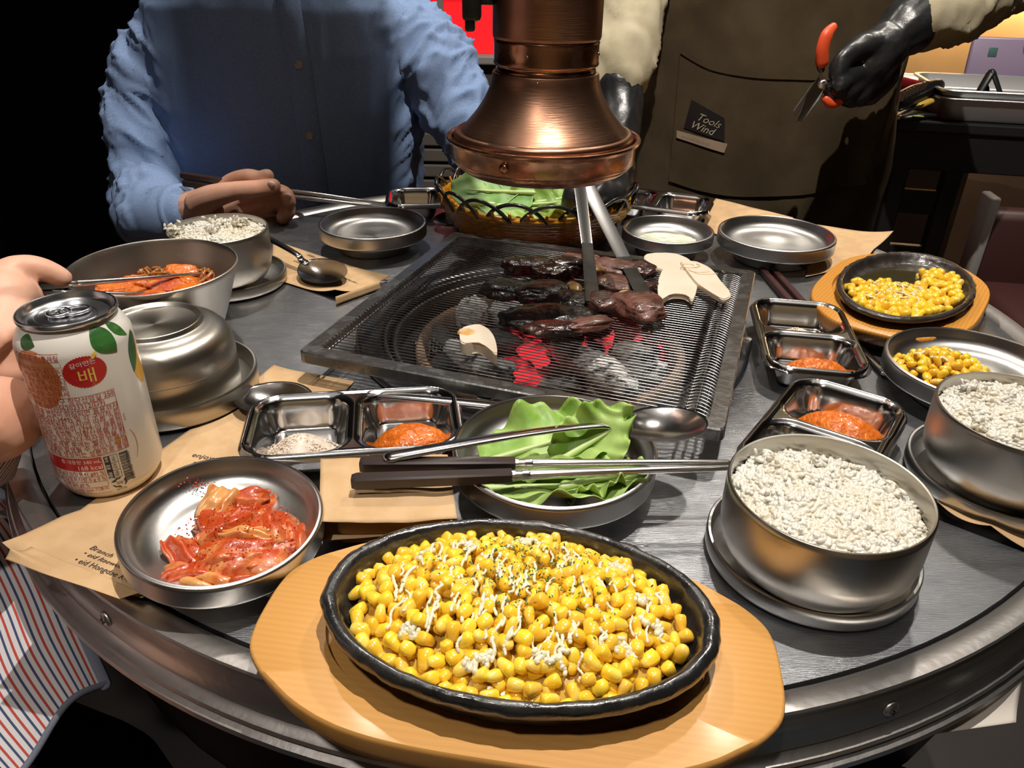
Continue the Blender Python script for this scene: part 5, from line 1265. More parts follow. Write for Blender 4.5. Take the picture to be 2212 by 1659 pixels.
fa = folds((.75, -.1, -.66), 16, .0105, 3, None, .75); fb = folds((-.55, -.1, -.83), 15, .0105, 7, None, .75); fc_ = folds((.15, 0, 1), 9, .0045, 5, None, .25)
for v in s1_.verts:
    p = v.co; wl = sstep(-.50, -.56, p.x) if p.x < -.5 else 0; wr = sstep(-.22, -.16, p.x); wf = 1 - sstep(1.17, 1.14, p.y) * 0
    v.co = p + v.normal * (wl * fa(p) + wr * fb(p) + (1 - wl - wr if wl + wr < 1 else 0) * fc_(p))
obj('shirt', s1_, 'shirt', pa)
# placket, buttons, collar, cuff, yoke seam
from mathutils.bvhtree import BVHTree
_bv = BVHTree.FromBMesh(bmesh.new()) if False else None
shirt_o = [o for o in COL.objects if o.name == 'shirt'][0]
bt = BM(); bt.from_mesh(shirt_o.data); tree = BVHTree.FromBMesh(bt)
def onshirt(x, z, off=.001):
    h = tree.ray_cast(V((x, .9, z)), V((0, 1, 0))); return (h[0] + V((0, -off, 0))) if h[0] else V((x, 1.16, z))
PX = [(-0.3138,1.1600,1.0014), (-0.3087,1.1600,0.9617), (-0.3047,1.1650,0.9137), (-0.3032,1.1700,0.8568), (-0.3022,1.1750,0.7965), (-0.3026,1.1800,0.7180)]
pl = BM(); rows = []
for i in range(25):
    t = i / 24 * 4.999; k = int(t); u = t - k; c = V(PX[k]) * (1 - u) + V(PX[k + 1]) * u
    rows.append([pl.verts.new(onshirt(c.x + dx, c.z, o_)) for dx, o_ in ((-.0165, .0004), (-.0155, .0022), (0, .0024), (.0155, .0022), (.0165, .0004))])
for a, b in zip(rows, rows[1:]):
    for j in range(4): pl.faces.new((a[j], a[j + 1], b[j + 1], b[j]))
obj('placket', pl, 'shirt', pa)
for q in ((-0.3060,1.1600,0.9204), (-0.3015,1.1700,0.8243), (-0.3015,1.1800,0.7289)):
    p = onshirt(q[0], q[2], .0028); o = obj('button', lathe(BM(), [(0, .0006), (.0040, .0006), (.0050, .0018), (.0056, .0016), (.0058, 0), (0, 0)], 20), 'button', pa, p, (PI / 2, 0, 0))
co_ = BM(); tube(co_, [(-.345 + .062 * math.cos(a), 1.262 + .062 * math.sin(a), TT + .300 + .012 * math.sin(a)) for a in [PI * (-.42 + k * .092) for k in range(21)]], .010, 8, flat=2.2, fdir=(0, 0, 1)); obj('collar', co_, 'shirt', pa)
cu = V((-0.4552,1.0350,0.7461)); cd_ = (V((-0.4242,1.0200,0.7550)) - V((-0.5082,1.0600,0.7295))).normalized()
cb = BM(); tube(cb, [cu - cd_ * .030, cu - cd_ * .012, cu + cd_ * .008], [.0395, .0385, .0370], 24, 3, cap=False); obj('cuff', cb, 'shirt', pa)
# his chopsticks
chopstick('steel chopstick held by the diner in the blue shirt, upper one', (-0.4440,1.0300,0.7979), (-0.1713,1.0200,0.7669), 'chopsticks held by the shirted diner', frac=.34, w=.0042)
chopstick('steel chopstick held by the diner in the blue shirt, lower one', (-0.4429,1.0300,0.7875), (-0.1708,1.0150,0.7634), 'chopsticks held by the shirted diner', frac=.34, w=.0042)

# --- the waitress with apron
pb = person('standing person in a brown canvas apron, beige hoodie and black gloves at the rear right')
bb = BM(); head(bb, (.40, 1.40, 1.60), 1.0, turn=-.2)
capsules(bb, [([(.40, 1.45, 1.45), (.40, 1.45, 1.30), (.41, 1.46, 1.0), (.41, 1.47, .92)], [.06, .12, .13, .14])] + [([(.41 + s * .09, 1.47, .92), (.41 + s * .10, 1.46, .50), (.41 + s * .10, 1.48, .08), (.41 + s * .10, 1.38, .04)], [.09, .062, .045, .038]) for s in (-1, 1)])
bb = fuse(bb, .010, 3)
w2 = BM(); capsules(w2, [([(0.1314,1.0800,0.9326), (0.1322,1.0650,0.9178), (0.1309,1.0580,0.9098)], [.030, .029, .024]), ([(0.5702,1.2000,1.0029), (0.5518,1.2000,0.9880), (0.5350,1.1900,0.9738)], [.030, .028, .028])])
joinbm(bb, fuse(w2, .004, 2)); obj('body', bb, 'skin', pb); hair(pb, (.40, 1.40, 1.60), 1.0, -.2)
hd_ = BM()
loft(hd_, [((.425, 1.47, .86), .205, .125, .9), ((.425, 1.46, 1.02), .200, .120, .9), ((.42, 1.45, 1.22), .205, .118, .9), ((.41, 1.44, 1.36), .200, .105, .9), ((.405, 1.44, 1.43), .150, .085, 1), ((.40, 1.44, 1.47), .08, .07, 1)])
capsules(hd_, [([(.24, 1.43, 1.36), (.185, 1.38, 1.22), (.165, 1.29, 1.12), (.150, 1.21, 1.06)], [.070, .068, .062, .060]), ([(.150, 1.21, 1.06), (0.1420,1.1500,0.9875), (0.1343,1.1000,0.9527), (0.1309,1.0700,0.9255)], [.060, .052, .044, .036]),
  ([(.57, 1.43, 1.36), (.66, 1.42, 1.22), (.72, 1.38, 1.10), (.74, 1.32, 1.06)], [.070, .066, .060, .058]), ([(.74, 1.32, 1.06), (0.6465,1.2500,1.0249), (0.5967,1.2150,1.0024), (0.5614,1.2000,0.9882)], [.060, .056, .048, .040])], 18, 5)
fz = folds((.3, -.4, -.85), 17, .008, 11, None, .6); hs = fuse(hd_, .006, 4, lambda p: fz(p) * (.5 if abs(p.x - .42) < .19 else 1.1)); obj('hoodie', hs, 'khaki', pb)
ap = BM()
loft(ap, [((.425, 1.470, .45), .240, .165, .85), ((.425, 1.465, .70), .236, .158, .85), ((.425, 1.460, .92), .230, .150, .85), ((.425, 1.455, 1.05), .222, .140, .85), ((.425, 1.450, 1.16), .212, .135, .85), ((.422, 1.445, 1.26), .196, .128, .85), ((.420, 1.44, 1.33), .15, .118, .9)])
fq = folds((.15, 0, 1), 6.5, .016, 2); fq2 = folds((.5, 0, -.6), 13, .006, 8)
apo = obj('apron', fuse(ap, .008, 3, lambda p: fq(p) * sstep(1.25, .85, p.z) + fq2(p)), 'apron', pb)
b_ = BM(); b_.from_mesh(apo.data); atree = BVHTree.FromBMesh(b_)
def onap(x, z, off=.001):
    h = atree.ray_cast(V((x, .9, z)), V((0, 1, 0))); return (h[0] + V((0, -off, 0))) if h[0] else V((x, 1.31, z))
def strip(name, top, bot, n, m, off, parent):
    bm = BM(); rows = []
    for i in range(n + 1):
        u = i / n; a = V(top[0]) * (1 - u) + V(top[-1]) * u if len(top) == 2 else V(spl(top, [0] * len(top), 12)[0][min(int(u * 12 * (len(top) - 1)), 12 * (len(top) - 1))])
        b = V(bot[0]) * (1 - u) + V(bot[-1]) * u if len(bot) == 2 else V(spl(bot, [0] * len(bot), 12)[0][min(int(u * 12 * (len(bot) - 1)), 12 * (len(bot) - 1))])
        rows.append([bm.verts.new(onap(c.x, c.z, off)) for c in [a * (1 - j / 6) + b * (j / 6) for j in range(7)]])
    for a, b in zip(rows, rows[1:]):
        for j in range(6): bm.faces.new((a[j], a[j + 1], b[j + 1], b[j]))
    return obj(name, bm, m, parent)
strip('pocket', [(0.2584,1.3100,0.9267), (0.3061,1.3100,0.9059), (0.3801,1.3100,0.8984), (0.4896,1.3100,0.8983), (0.5668,1.3100,0.9106)], [(0.2621,1.3100,0.7226), (0.3814,1.3100,0.7092), (0.6158,1.3100,0.7295)], 30, 'apron', .004, pb)
strip('pocket_hem', [(0.2581,1.3100,0.9293), (0.3057,1.3100,0.9087), (0.3797,1.3100,0.9011), (0.4890,1.3100,0.9010), (0.5661,1.3100,0.9133)], [(0.2586,1.3100,0.9247), (0.3064,1.3100,0.9039), (0.3805,1.3100,0.8964), (0.4900,1.3100,0.8963), (0.5673,1.3100,0.9086)], 30, 'apron', .0065, pb)
lb = strip('apron_patch', [(0.2814,1.3000,0.8579), (0.3336,1.3000,0.8341)], [(0.2753,1.3000,0.8128), (0.3383,1.3000,0.7979)], 24, 'blackp', .0060, pb)
lb2 = strip('apron_strap_label', [(0.2647,1.3000,0.8082), (0.3433,1.3000,0.7950)], [(0.2653,1.3000,0.7965), (0.3402,1.3000,0.7801)], 24, mat('tan_leather_label', (.36, .26, .18), .6), .0070, pb)
def aptext(s, size, px, ang, m='khaki', off=.009, slant=.3):
    def done(b):
        bmesh.ops.triangulate(b, faces=b.faces); c, s_ = math.cos(ang), math.sin(ang); o0 = V(px)
        for v in b.verts:
            x, y = v.co.x + v.co.y * slant, v.co.y; X, Z = x * c - y * s_, x * s_ + y * c; v.co = onap(o0.x + X, o0.z + Z, off)
        obj('printed_text', b, m, pb, smooth=False)
    later_text(s, size, 'LEFT', done)
aptext('Tools', .0165, (0.2904,1.3000,0.8290), -.30, off=.0075); aptext('Wind', .0165, (0.2824,1.3000,0.8158), -.26, off=.0075); aptext('— – —– –— – ––', .0058, (0.2726,1.3000,0.7989), -.20, 'apron', .0085, 0)
# gloves
g = BM()  # hand with scissors
capsules(g, [([(0.5566,1.2000,0.9940), (0.5370,1.1900,0.9786), (0.5191,1.1850,0.9651), (0.5016,1.1800,0.9493)], [.040, .038, .030, .030]), ([(0.5095,1.1800,0.9566), (0.4889,1.1750,0.9267), (0.4822,1.1700,0.9058)], [.034, .034, .024]), ([(0.5103,1.1900,0.9435), (0.5131,1.1900,0.9190), (0.5031,1.1850,0.8977)], [.030, .030, .022]),
  ([(0.4917,1.1700,0.9602), (0.4597,1.1500,0.9559), (0.4403,1.1400,0.9421), (0.4347,1.1350,0.9250)], [.020, .015, .0125, .011]),
  ([(0.4798,1.1650,0.9218), (0.4519,1.1400,0.9187), (0.4386,1.1300,0.9109), (0.4483,1.1400,0.9005)], [.017, .0135, .0125, .011]), ([(0.4872,1.1700,0.9121), (0.4630,1.1450,0.9061), (0.4513,1.1400,0.8988), (0.4617,1.1500,0.8919)], [.016, .0135, .0122, .011]),
  ([(0.4973,1.1750,0.9053), (0.4786,1.1550,0.8969), (0.4669,1.1500,0.8920), (0.4760,1.1600,0.8880)], [.015, .0130, .0118, .0105]), ([(0.5115,1.1850,0.9041), (0.4982,1.1700,0.8937), (0.4863,1.1650,0.8886), (0.4910,1.1700,0.8879)], [.014, .0120, .0108, .0100])])
for k in range(4): tube(g, [V((0.5518,1.2000,0.9880)) + V((-.012 * k, 0, -.006 * k)) + V((.034 * math.cos(a) * .7, .034 * math.sin(a), .034 * math.cos(a) * .7)) for a in [2 * PI * i / 16 for i in range(17)]], .0035, 6)
fg = folds((.6, 0, .5), 40, .0022, 4); obj('glove', fuse(g, .003, 3, fg), 'glove', pb)
g = BM()  # hand on the tongs, behind and under the hood
capsules(g, [([(0.1288,1.0600,0.9157), (0.1308,1.0500,0.9003), (0.1288,1.0350,0.8831)], [.032, .031, .030]), ([(0.1288,1.0350,0.8831), (0.1251,1.0100,0.8594), (0.1166,0.9800,0.8404), (0.1044,0.9500,0.8278)], [.030, .028, .026, .030]), ([(0.1108,0.9600,0.8310), (0.0973,0.9300,0.8245), (0.0893,0.9100,0.8204)], [.036, .034, .026]),
  ([(0.0823,0.9400,0.8271), (0.0731,0.9000,0.8266), (0.0670,0.8850,0.8226), (0.0632,0.8850,0.8139)], [.016, .0130, .0120, .0100]), ([(0.0880,0.9200,0.8270), (0.0788,0.8900,0.8257), (0.0732,0.8800,0.8198), (0.0719,0.8850,0.8108)], [.015, .0130, .0120, .0100]),
  ([(0.1019,0.9200,0.8245), (0.0924,0.8850,0.8241), (0.0855,0.8750,0.8204), (0.0831,0.8800,0.8135)], [.015, .0130, .0120, .0100]), ([(0.1128,0.9300,0.8248), (0.1068,0.9000,0.8218), (0.0991,0.8850,0.8189)], [.015, .0125, .0110]), ([(0.1187,0.9500,0.8252), (0.1213,0.9200,0.8221), (0.1168,0.9000,0.8182)], [.016, .0140, .0110])])
fg = folds((.1, 0, 1), 34, .0026, 9); obj('glove', fuse(g, .003, 3, fg), 'glove', pb)

# tongs in her hand
tg = thing('tongs', 'long steel tongs with toothed tips gripping a slice of beef over the charcoal', 'tongs', (0, 0, 0))
def arm(name, a, b, w0, w1, m, n=8, dark=None, cv=0):
    a, b = V(a), V(b); d = (b - a).normalized(); side = d.cross(V((0, -.9, .4))).normalized(); nn = side.cross(d); bm = BM(); rows = []
    for i in range(n + 1):
        t = i / n; c = a * (1 - t) + b * t + side * cv * math.sin(PI * t); w_ = w0 * (1 - t) + w1 * t
        rows.append([bm.verts.new(c + side * x * w_ + nn * y) for x, y in ((-1, .0016), (-.8, -.0010), (.8, -.0010), (1, .0016), (.85, .0018), (-.85, .0018))])
    for p, q in zip(rows, rows[1:]):
        for j in range(6): bm.faces.new((p[j], p[(j + 1) % 6], q[(j + 1) % 6], q[j]))
    bm.faces.new(rows[0][::-1]); bm.faces.new(rows[-1]); bmesh.ops.recalc_face_normals(bm, faces=bm.faces); return obj(name, bm, m, tg, auto=40)
arm('arm', (0.0711,0.8650,0.8387), (0.0751,0.7750,0.8003), .0066, .0056, 'tongs'); arm('tip', (0.0750,0.7750,0.8013), (0.0698,0.6344,0.7960), .0058, .0068, 'pit')
arm('arm', (0.0793,0.8650,0.8388), (0.1133,0.7650,0.7895), .0078, .0068, 'tongs'); arm('tip', (0.1128,0.7650,0.7905), (0.1159,0.6450,0.8000), .0068, .0074, 'pit')
for k in range(6):
    a = V((0.0755,0.7450,0.7888)).lerp(V((0.0700,0.6425,0.7970)), k / 5); obj('tooth', box(BM(), (a.x + .0078, a.y, a.z), (.0030, .0022, .0022), .0004), 'pit', tg, smooth=False)
# scissors
sc_ = thing('scissors', 'kitchen scissors with orange grips in the gloved hand', 'scissors', (0, 0, 0))
def blade(name, pts, th, m, y0):
    bm = BM(); f_ = [bm.verts.new((p[0], p[1] - th, p[2])) for p in pts]; b2 = [bm.verts.new((p[0], p[1] + th, p[2])) for p in pts]; n = len(pts)
    bm.faces.new(f_); bm.faces.new(b2[::-1])
    for k in range(n): bm.faces.new((f_[k], f_[(k + 1) % n], b2[(k + 1) % n], b2[k]))
    bmesh.ops.recalc_face_normals(bm, faces=bm.faces); return obj(name, bm, m, sc_, smooth=False)
blade('blade', [(0.4107,1.1300,0.9323), (0.4084,1.1300,0.9223), (0.3952,1.1250,0.8989), (0.3876,1.1200,0.8649), (0.3865,1.1200,0.8612), (0.3940,1.1200,0.8650), (0.4128,1.1250,0.8932), (0.4191,1.1300,0.9076)], .0012, 'spoon', 0)
blade('blade', [(0.4124,1.1340,0.9188), (0.4035,1.1340,0.9127), (0.3905,1.1300,0.8920), (0.3820,1.1260,0.8772), (0.3853,1.1260,0.8699), (0.3981,1.1300,0.8860), (0.4155,1.1340,0.9069)], .0012, 'steel', 0)
obj('pivot', lathe(BM(), [(.006, 0), (.006, .002), (.004, .003), (0, .003)], 16), 'steel', sc_, (0.4161,1.1280,0.9126), (PI / 2, 0, 0))
obj('shank', tube(BM(), [(0.4110,1.1320,0.9309), (0.4076,1.1320,0.9413), (0.4083,1.1320,0.9494)], [.005, .007, .008], 10, 3, flat=.5, fdir=(0, 1, 0)), 'blackpl', sc_)
obj('grip', tube(BM(), [(0.4096,1.1300,0.9404), (0.4059,1.1280,0.9573), (0.4087,1.1300,0.9736), (0.4169,1.1350,0.9834)], [.0085, .0088, .0085, .0055], 12, 5, flat=.7, fdir=(0, 1, 0)), 'orange', sc_)
obj('grip', tube(BM(), [(0.4393,1.1450,0.9261), (0.4360,1.1450,0.9237)], .005, 8), 'orange', sc_)
obj('grip', tube(BM(), [(0.4266,1.1350,0.8924), (0.4360,1.1350,0.8877), (0.4459,1.1380,0.8911)], [.0060, .0080, .0080], 12, 4), 'orange', sc_)
obj('shank', tube(BM(), [(0.4206,1.1340,0.9070), (0.4283,1.1360,0.9038), (0.4364,1.1360,0.8961)], [.006, .0075, .0075], 10, 3), 'blackpl', sc_)

# --- the diner at the left edge
pc = person('person in a striped shirt at the left edge, reaching chopsticks into the stew bowl')
bb = BM(); head(bb, (-.80, .18, 1.22), 1.0, turn=.9)
capsules(bb, [([(-.82, .16, 1.05), (-.80, .12, .80), (-.76, .06, .52)], [.08, .13, .14]), ([(-.78, .26, 1.0), (-.80, .40, .86), (-.66, .50, .83), (-.50, .53, .83)], [.05, .045, .038, .030])] +
  [([(-.74, .06 + s * .10, .47), (-.50, .14 + s * .10, .49), (-.36, .20 + s * .10, .47), (-.37, .22 + s * .1, .25), (-.38, .22 + s * .1, .07), (-.30, .24 + s * .1, .05)], [.09, .076, .060, .05, .042, .036]) for s in (-1, 1)])
bb = fuse(bb, .010, 3)
hb = BM()
capsules(hb, [([(-.52, .53, .83), (-0.4101,0.5200,0.8114), (-0.3840,0.5200,0.8233)], [.028, .029, .031]), ([(-0.3810,0.5200,0.8381), (-0.3699,0.5250,0.8399), (-0.3665,0.5350,0.8357)], [.026, .020, .014]), ([(-0.3699,0.5000,0.8144), (-0.3647,0.5000,0.8070), (-0.3610,0.4900,0.7972)], [.030, .024, .017]), ([(-0.3760,0.5100,0.8243), (-0.3642,0.5100,0.8246), (-0.3591,0.5100,0.8191)], [.030, .022, .014]),
  ([(-0.3889,0.5300,0.8429), (-0.3765,0.5400,0.8519), (-0.3680,0.5500,0.8530), (-0.3578,0.5550,0.8491), (-0.3492,0.5600,0.8409)], [.0150, .0112, .0098, .0090, .0080]),
  ([(-0.3814,0.5300,0.8282), (-0.3722,0.5400,0.8316), (-0.3678,0.5500,0.8255), (-0.3692,0.5600,0.8140)], [.0150, .0108, .0096, .0088]),
  ([(-0.3765,0.5200,0.8197), (-0.3714,0.5300,0.8151), (-0.3719,0.5400,0.8045), (-0.3806,0.5450,0.7939)], [.017, .0130, .0115, .0100]),
  ([(-0.3738,0.5100,0.8094), (-0.3724,0.5200,0.7986), (-0.3766,0.5300,0.7855), (-0.3874,0.5350,0.7765)], [.016, .0122, .0110, .0095])])
joinbm(bb, fuse(hb, .0026, 3))
h3 = BM(); capsules(h3, [([(-.52, .38, TT - .02), (-0.3317,0.4000,0.8044), (-0.3300,0.4200,0.8021)], [.028, .026, .026]), ([(-0.3319,0.4200,0.8055), (-0.3289,0.4300,0.8002), (-0.3307,0.4400,0.7897), (-0.3309,0.4400,0.7805)], [.018, .0125, .0112, .0098]), ([(-0.3272,0.4100,0.8015), (-0.3267,0.4200,0.7934), (-0.3223,0.4200,0.7882)], [.017, .0125, .0105]), ([(-0.3233,0.4000,0.7995), (-0.3231,0.4100,0.7912), (-0.3195,0.4100,0.7884)], [.016, .0115, .0095])])
joinbm(bb, fuse(h3, .003, 3)); obj('body', bb, 'skin', pc); hair(pc, (-.80, .18, 1.22), 1.0, .9)
obj('trousers', fuse(capsules(BM(), [([(-.80, .06, .50), (-.70, .02, .47), (-.50, .06, .50), (-.33, .12, .48), (-.35, .14, .2), (-.35, .14, .1)], [.14, .125, .10, .080, .066, .06]), ([(-.80, .10, .50), (-.70, .26, .47), (-.50, .32, .49), (-.34, .36, .47), (-.35, .36, .2), (-.35, .36, .1)], [.14, .12, .095, .078, .066, .06])]), .010, 4, folds((1, .3, 0), 12, .004, 6)), 'navy', pc)
sb = BM(); loft(sb, [((-.79, .10, .50), .14, .18, .9), ((-.80, .12, .75), .14, .19, .9), ((-.81, .15, .95), .13, .20, .9), ((-.81, .16, 1.04), .09, .14, 1), ((-.81, .17, 1.09), .06, .06, 1)])
capsules(sb, [([(-.80, .28, .98), (-.81, .40, .88), (-.68, .48, .84), (-.60, .51, .83)], [.062, .055, .048, .044]), ([(-.72, .10, .95), (-.66, .24, .80), (-.56, .34, TT - .03)], [.06, .052, .042])])
so = fuse(sb, .007, 3, folds((.3, .4, -.8), 14, .006, 1))
uvl = so.loops.layers.uv.verify()
for f in so.faces:
    for l in f.loops: l[uvl].uv = (l.vert.co.y * 1.0 + l.vert.co.x * .5, l.vert.co.z)
obj('shirt', so, 'stripe', pc)
# striped sleeve end showing beside the can, and the loose shirt front hanging over the lap
sl = BM(); S_, E_ = V((-.56, .34, TT - .03)), V((-0.3332,0.4000,0.7836))
pts, rd = spl([S_, S_.lerp(E_, .5) + V((0, 0, .004)), E_], [.040, .030, .022], 8)
tube(sl, pts, rd, 24, cap=True); uvl = sl.loops.layers.uv.verify(); ax = (E_ - S_).normalized()
for f in sl.faces:
    for l in f.loops: l[uvl].uv = ((l.vert.co - S_).cross(ax).z + (l.vert.co - S_).dot(V((0, 0, 1))) * 1.2, 0)
obj('sleeve', sl, 'stripe2', pc)
E1 = [(-0.4240,0.4924,0.6950), (-0.3913,0.4775,0.6900), (-0.3563,0.4487,0.6820), (-0.3228,0.4137,0.6720), (-0.2874,0.3722,0.6620), (-0.2576,0.3374,0.6550)]
E0 = [(-0.4656,0.4381,0.6750), (-0.4302,0.4111,0.6650), (-0.4011,0.3821,0.6550), (-0.3723,0.3520,0.6450), (-0.3418,0.3191,0.6380), (-0.2914,0.2837,0.6320)]
c1_, _ = spl(E1, [0] * 6, 6); c0_, _ = spl(E0, [0] * 6, 6)
def shf(u, v):
    i = min(int(u * 30), 29); k = u * 30 - i; a = V(c0_[i]).lerp(V(c0_[i + 1]), k); b = V(c1_[i]).lerp(V(c1_[i + 1]), k); p = a.lerp(b, v)
    return p + V((0, 0, .0035 * math.sin(v * 7 + u * 3) + .010 * math.sin(PI * v)))
obj('shirt_front', sheet(BM(), shf, 40, 30, .0012, uv=False) if False else sheet(BM(), shf, 40, 30, 0, uv=True), None, pc)
sf = [o for o in COL.objects if o.name.startswith('shirt_front')][0]
def fst():
    m = stripes('wide_striped_cotton', 9.5, 1); return m
sf.data.materials.append(fst())
hem = BM(); tube(hem, [shf(k / 30, 1) for k in range(31)], .0042, 8, flat=.4, fdir=(0, 0, 1)); obj('hem', hem, mat('grey_hem', (.16, .17, .22), .9, bump=.2, bs=600), pc)
hem = BM(); tube(hem, [shf(1, k / 20) for k in range(21)], .0022, 8); obj('hem', hem, bpy.data.materials['grey_hem'], pc)
q = shf(.30, .90); obj('button', lathe(BM(), [(0, .0006), (.0048, .0006), (.0056, .0018), (.0062, .0016), (.0064, 0), (0, 0)], 20), mat('clear_button', (.55, .55, .56), .15, coat=1), pc, q + V((0, 0, .001)), (-.4, .3, 0))
# chopsticks in that hand
chopstick('steel chopstick of the left diner, its tip on the stew, upper one', (-0.3755,0.5450,0.8381), (-0.2823,0.6783,0.8000), 'chopsticks in the left diner\'s hand', frac=.20, w=.0034)
chopstick('steel chopstick of the left diner, tip against the near side of the stew, lower one', (-0.3760,0.5450,0.8343), (-0.3114,0.6213,0.8020), 'chopsticks in the left diner\'s hand', frac=.28, w=.0034)

# --- the photographer's lap
pd = person('seated person\'s lap in dark trousers below the near table rim, photographed from above')
leg = BM(); capsules(leg, [([(.09 + s * .13, -.30, .50), (.09 + s * .15, .0, .53), (.09 + s * .17, .22, .52), (.09 + s * .17, .30, .45), (.09 + s * .17, .27, .2), (.09 + s * .17, .27, .08), (.09 + s * .17, .36, .05)], [.10, .088, .072, .066, .052, .044, .04]) for s in (-1, 1)] + [([(.09 - .1, -.32, .5), (.09 + .1, -.32, .5)], [.12, .12])])
obj('body', fuse(leg, .012, 3), 'skin', pd)
tr_ = BM(); capsules(tr_, [([(.09 + s * .13, -.32, .50), (.09 + s * .155, .0, .535), (.09 + s * .175, .22, .53), (.09 + s * .175, .32, .46), (.09 + s * .175, .28, .2), (.09 + s * .175, .28, .1)], [.125, .110, .092, .082, .07, .065]) for s in (-1, 1)] + [([(-.03, -.33, .5), (.21, -.33, .5)], [.14, .14])])
obj('trousers', fuse(tr_, .010, 4, folds((0, 1, 0), 11, .005, 3)), 'denim', pd)

# ------------------------------------------------------------ serving cart and things behind
ct = thing('serving_cart', 'black serving cart with steel trays at the far right', 'cart', (1.18, 1.93, 0), (0, 0, math.radians(-12)))
obj('top', box(BM(), (0, 0, TT - .012), (.72, .42, .024), .004), 'black', ct, smooth=False)
obj('apron_board', box(BM(), (0, -.19, TT - .065), (.70, .02, .085), .003), 'black', ct, smooth=False)
for x in (-.268, -.155, .33):
    obj('leg', box(BM(), (x, -.18, .355), (.038, .038, .71), .004), 'black', ct, smooth=False)
for x in (-.30, .33): obj('leg', box(BM(), (x, .18, .355), (.038, .038, .71), .004), 'black', ct, smooth=False)
for z in (.567, .435, .28): obj('crossbar', box(BM(), (-.212, -.18, z), (.10, .02, .055), .003), 'black', ct, smooth=False)
for z in (.12,): obj('lower_shelf', box(BM(), (.05, 0, z), (.60, .36, .02), .003), 'black', ct, smooth=False)
def pan_bm(L, W, H, flare=.012):
    bm = BM(); r = .03; n = 8
    def ring(hx, hy, z, rr):
        o = []
        for cx, cy, a0 in ((1, 1, 0), (-1, 1, 90), (-1, -1, 180), (1, -1, 270)):
            for k in range(n + 1):
                a = math.radians(a0 + 90 * k / n); o.append(bm.verts.new((cx * (hx - rr) + rr * math.cos(a), cy * (hy - rr) + rr * math.sin(a), z)))
        return o
    hx, hy = L / 2, W / 2
    R = [ring(hx - flare - .004, hy - flare - .004, .001, r), ring(hx - flare, hy - flare, .006, r), ring(hx - .004, hy - .004, H - .004, r), ring(hx + .006, hy + .006, H - .005, r + .008), ring(hx + .008, hy + .008, H - .002, r + .01), ring(hx + .006, hy + .006, H, r + .008), ring(hx - .004, hy - .004, H - .001, r), ring(hx - flare - .001, hy - flare - .001, .008, r), ring(hx - flare - .006, hy - flare - .006, .003, r)]
    for a, b in zip(R, R[1:]): 
        for k in range(len(a)): bm.faces.new((a[k], a[(k + 1) % len(a)], b[(k + 1) % len(a)], b[k]))
    bm.faces.new(R[0][::-1]); bm.faces.new(R[-1]); bmesh.ops.recalc_face_normals(bm, faces=bm.faces); return bm
A12 = math.radians(-12)
for k, z in enumerate((0, .016)):
    o = obj('steel_pan', pan_bm(.42, .28, .050), 'pan', None, (1.150, 1.870, TT + .001 + z), (0, 0, A12), auto=40); tag(o, ['lower of two nested steel pans on the cart', 'upper nested steel pan on the cart, tongs lying inside'][k], 'pan', 'steel pans on the cart')
o = obj('steel_tray', pan_bm(.60, .22, .03), 'pan', None, (1.08, 2.13, TT + .008), (0, 0, A12), auto=40); tag(o, 'flat steel tray standing behind the nested pans', 'tray')
lb = thing('lilac_tray', 'lilac plastic box lid with a metal clip behind the pans', 'box', (1.262, 2.05, TT + .002), (math.radians(-8), 0, A12))
obj('panel', box(BM(), (0, 0, .072), (.30, .02, .144), .006), 'lilac', lb); obj('clip', box(BM(), (-.01, -.014, .144), (.05, .02, .02), .004), 'steel', lb); obj('sticker', box(BM(), (-.10, -.0108, .110), (.020, .001, .020), .0004), mat('teal_sticker', (.08, .18, .17), .4), lb)
tt = thing('tongs', 'small black and steel tongs standing in the upper pan on the cart', 'tongs', (0, 0, 0))
for a, b, m in (((1.0362,1.8300,0.8442), (1.0002,1.8000,0.7866), 'blackpl'), ((1.0423,1.8300,0.8443), (1.0708,1.8000,0.7820), 'blackpl'), ((1.0394,1.8400,0.8120), (1.0399,1.8200,0.7839), 'blackpl')):
    obj('arm', tube(BM(), [a, b], [.010, .008], 8, flat=.5), m, tt)
bd = thing('grill_brush', 'black ribbed brush handle lying at the left corner of the cart', 'brush', (0, 0, 0))
obj('handle', tube(BM(), [(0.8157,1.7600,0.7899), (0.8673,1.8000,0.8005), (0.9419,1.8600,0.8112)], [.020, .022, .016], 12, 4), 'blackpl', bd)
for k in range(8):
    a = V((0.8090,1.7350,0.8051)).lerp(V((0.8808,1.7900,0.8195)), k / 7); obj('rib', box(BM(), a, (.0055, .006, .024), .001, (0, .3, 0)), 'steel', bd, smooth=False)
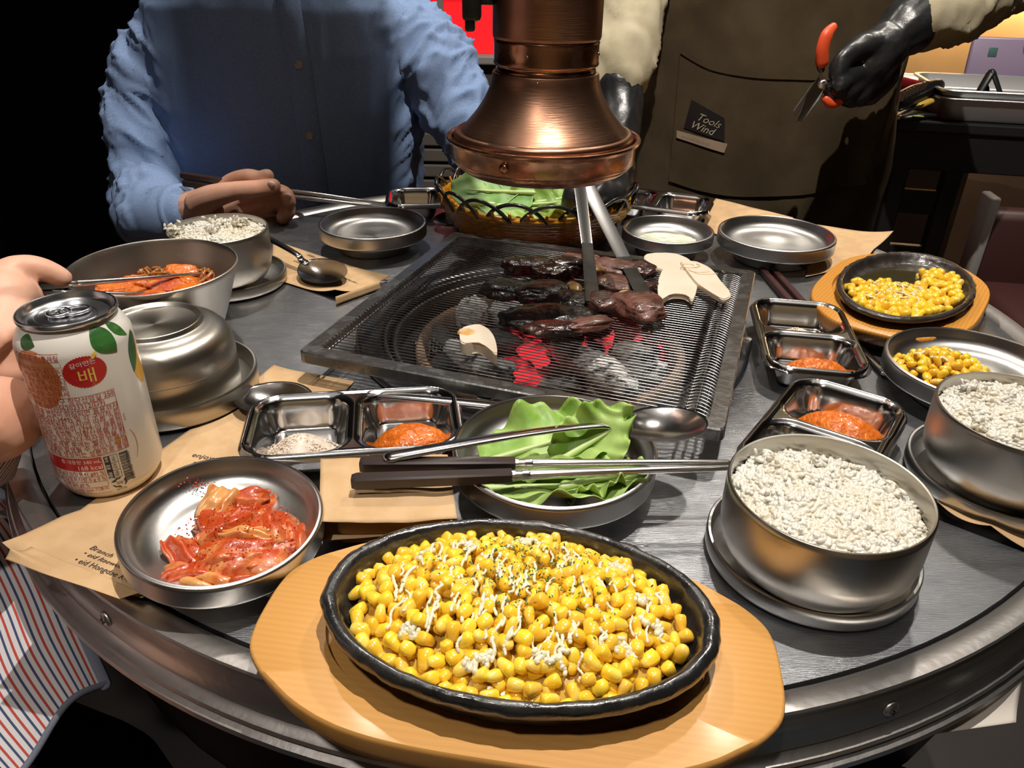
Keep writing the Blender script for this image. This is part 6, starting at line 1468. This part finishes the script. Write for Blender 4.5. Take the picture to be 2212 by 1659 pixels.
kn = thing('knife', 'knife with a yellow-marked handle at the left corner of the cart', 'knife', (0, 0, 0))
obj('blade', tube(BM(), [(0.8196,1.7450,0.7659), (0.8736,1.7800,0.7818)], [.008, .012], 8, flat=.25, fdir=(0, .4, 1)), 'spoon', kn)
obj('handle', tube(BM(), [(0.8746,1.7800,0.7819), (0.9043,1.8000,0.7877)], [.012, .011], 8, flat=.6), mat('yellow_plastic', (.80, .55, .10), .4), kn)
cp_ = thing('bottle_opener', 'small black gadget with a green mark under the knife', 'tool', (0, 0, 0))
obj('shell', tube(BM(), [(0.8316,1.7400,0.7614), (0.8651,1.7400,0.7658), (0.8973,1.7500,0.7665)], [.010, .012, .006], 10, 4, flat=.7), 'blackpl', cp_)
obj('mark', tube(BM(), [(0.8442,1.7280,0.7686), (0.8611,1.7280,0.7679)], .004, 8, flat=.5), mat('lime_plastic', (.45, .55, .08), .4), cp_)
rc = obj('red_packet', box(BM(), (0.9139,1.9500,0.8004), (.07, .03, .03), .006, (0, .2, 0)), mat('red_foil', (.35, .02, .03), .3), None); tag(rc, 'small red packet behind the brush on the cart', 'packet')
cb_ = thing('backdrop', 'cream cabinet behind the black cart legs', 'backdrop', (1.06, 2.30, 0))  # added cream box standing in for the light wall seen between the legs
obj('main_block', box(BM(), (0, 0, .34), (.42, .20, .68), .004), 'cream', cb_, smooth=False); obj('raised_panel', box(BM(), (-.10, -.104, .34), (.20, .012, .64), .003), 'cream', cb_, smooth=False)
ch_ = thing('bench_seat', 'dark maroon padded bench in front of the cart at the right', 'bench', (1.18, 1.46, 0), (0, 0, math.radians(-8)))
obj('back', box(BM(), (.10, .12, .40), (.62, .06, .42), .02), 'maroon', ch_); obj('seat', box(BM(), (.10, -.08, .40), (.62, .42, .12), .03), 'maroon', ch_); obj('edge_trim', box(BM(), (-.215, .11, .42), (.02, .06, .44), .005), 'grey', ch_)
for x in (-.15, .35): obj('leg', box(BM(), (x, -.2, .17), (.05, .05, .34), .005), 'black', ch_)
flush_text()
bpy.data.scenes.remove(TMP)
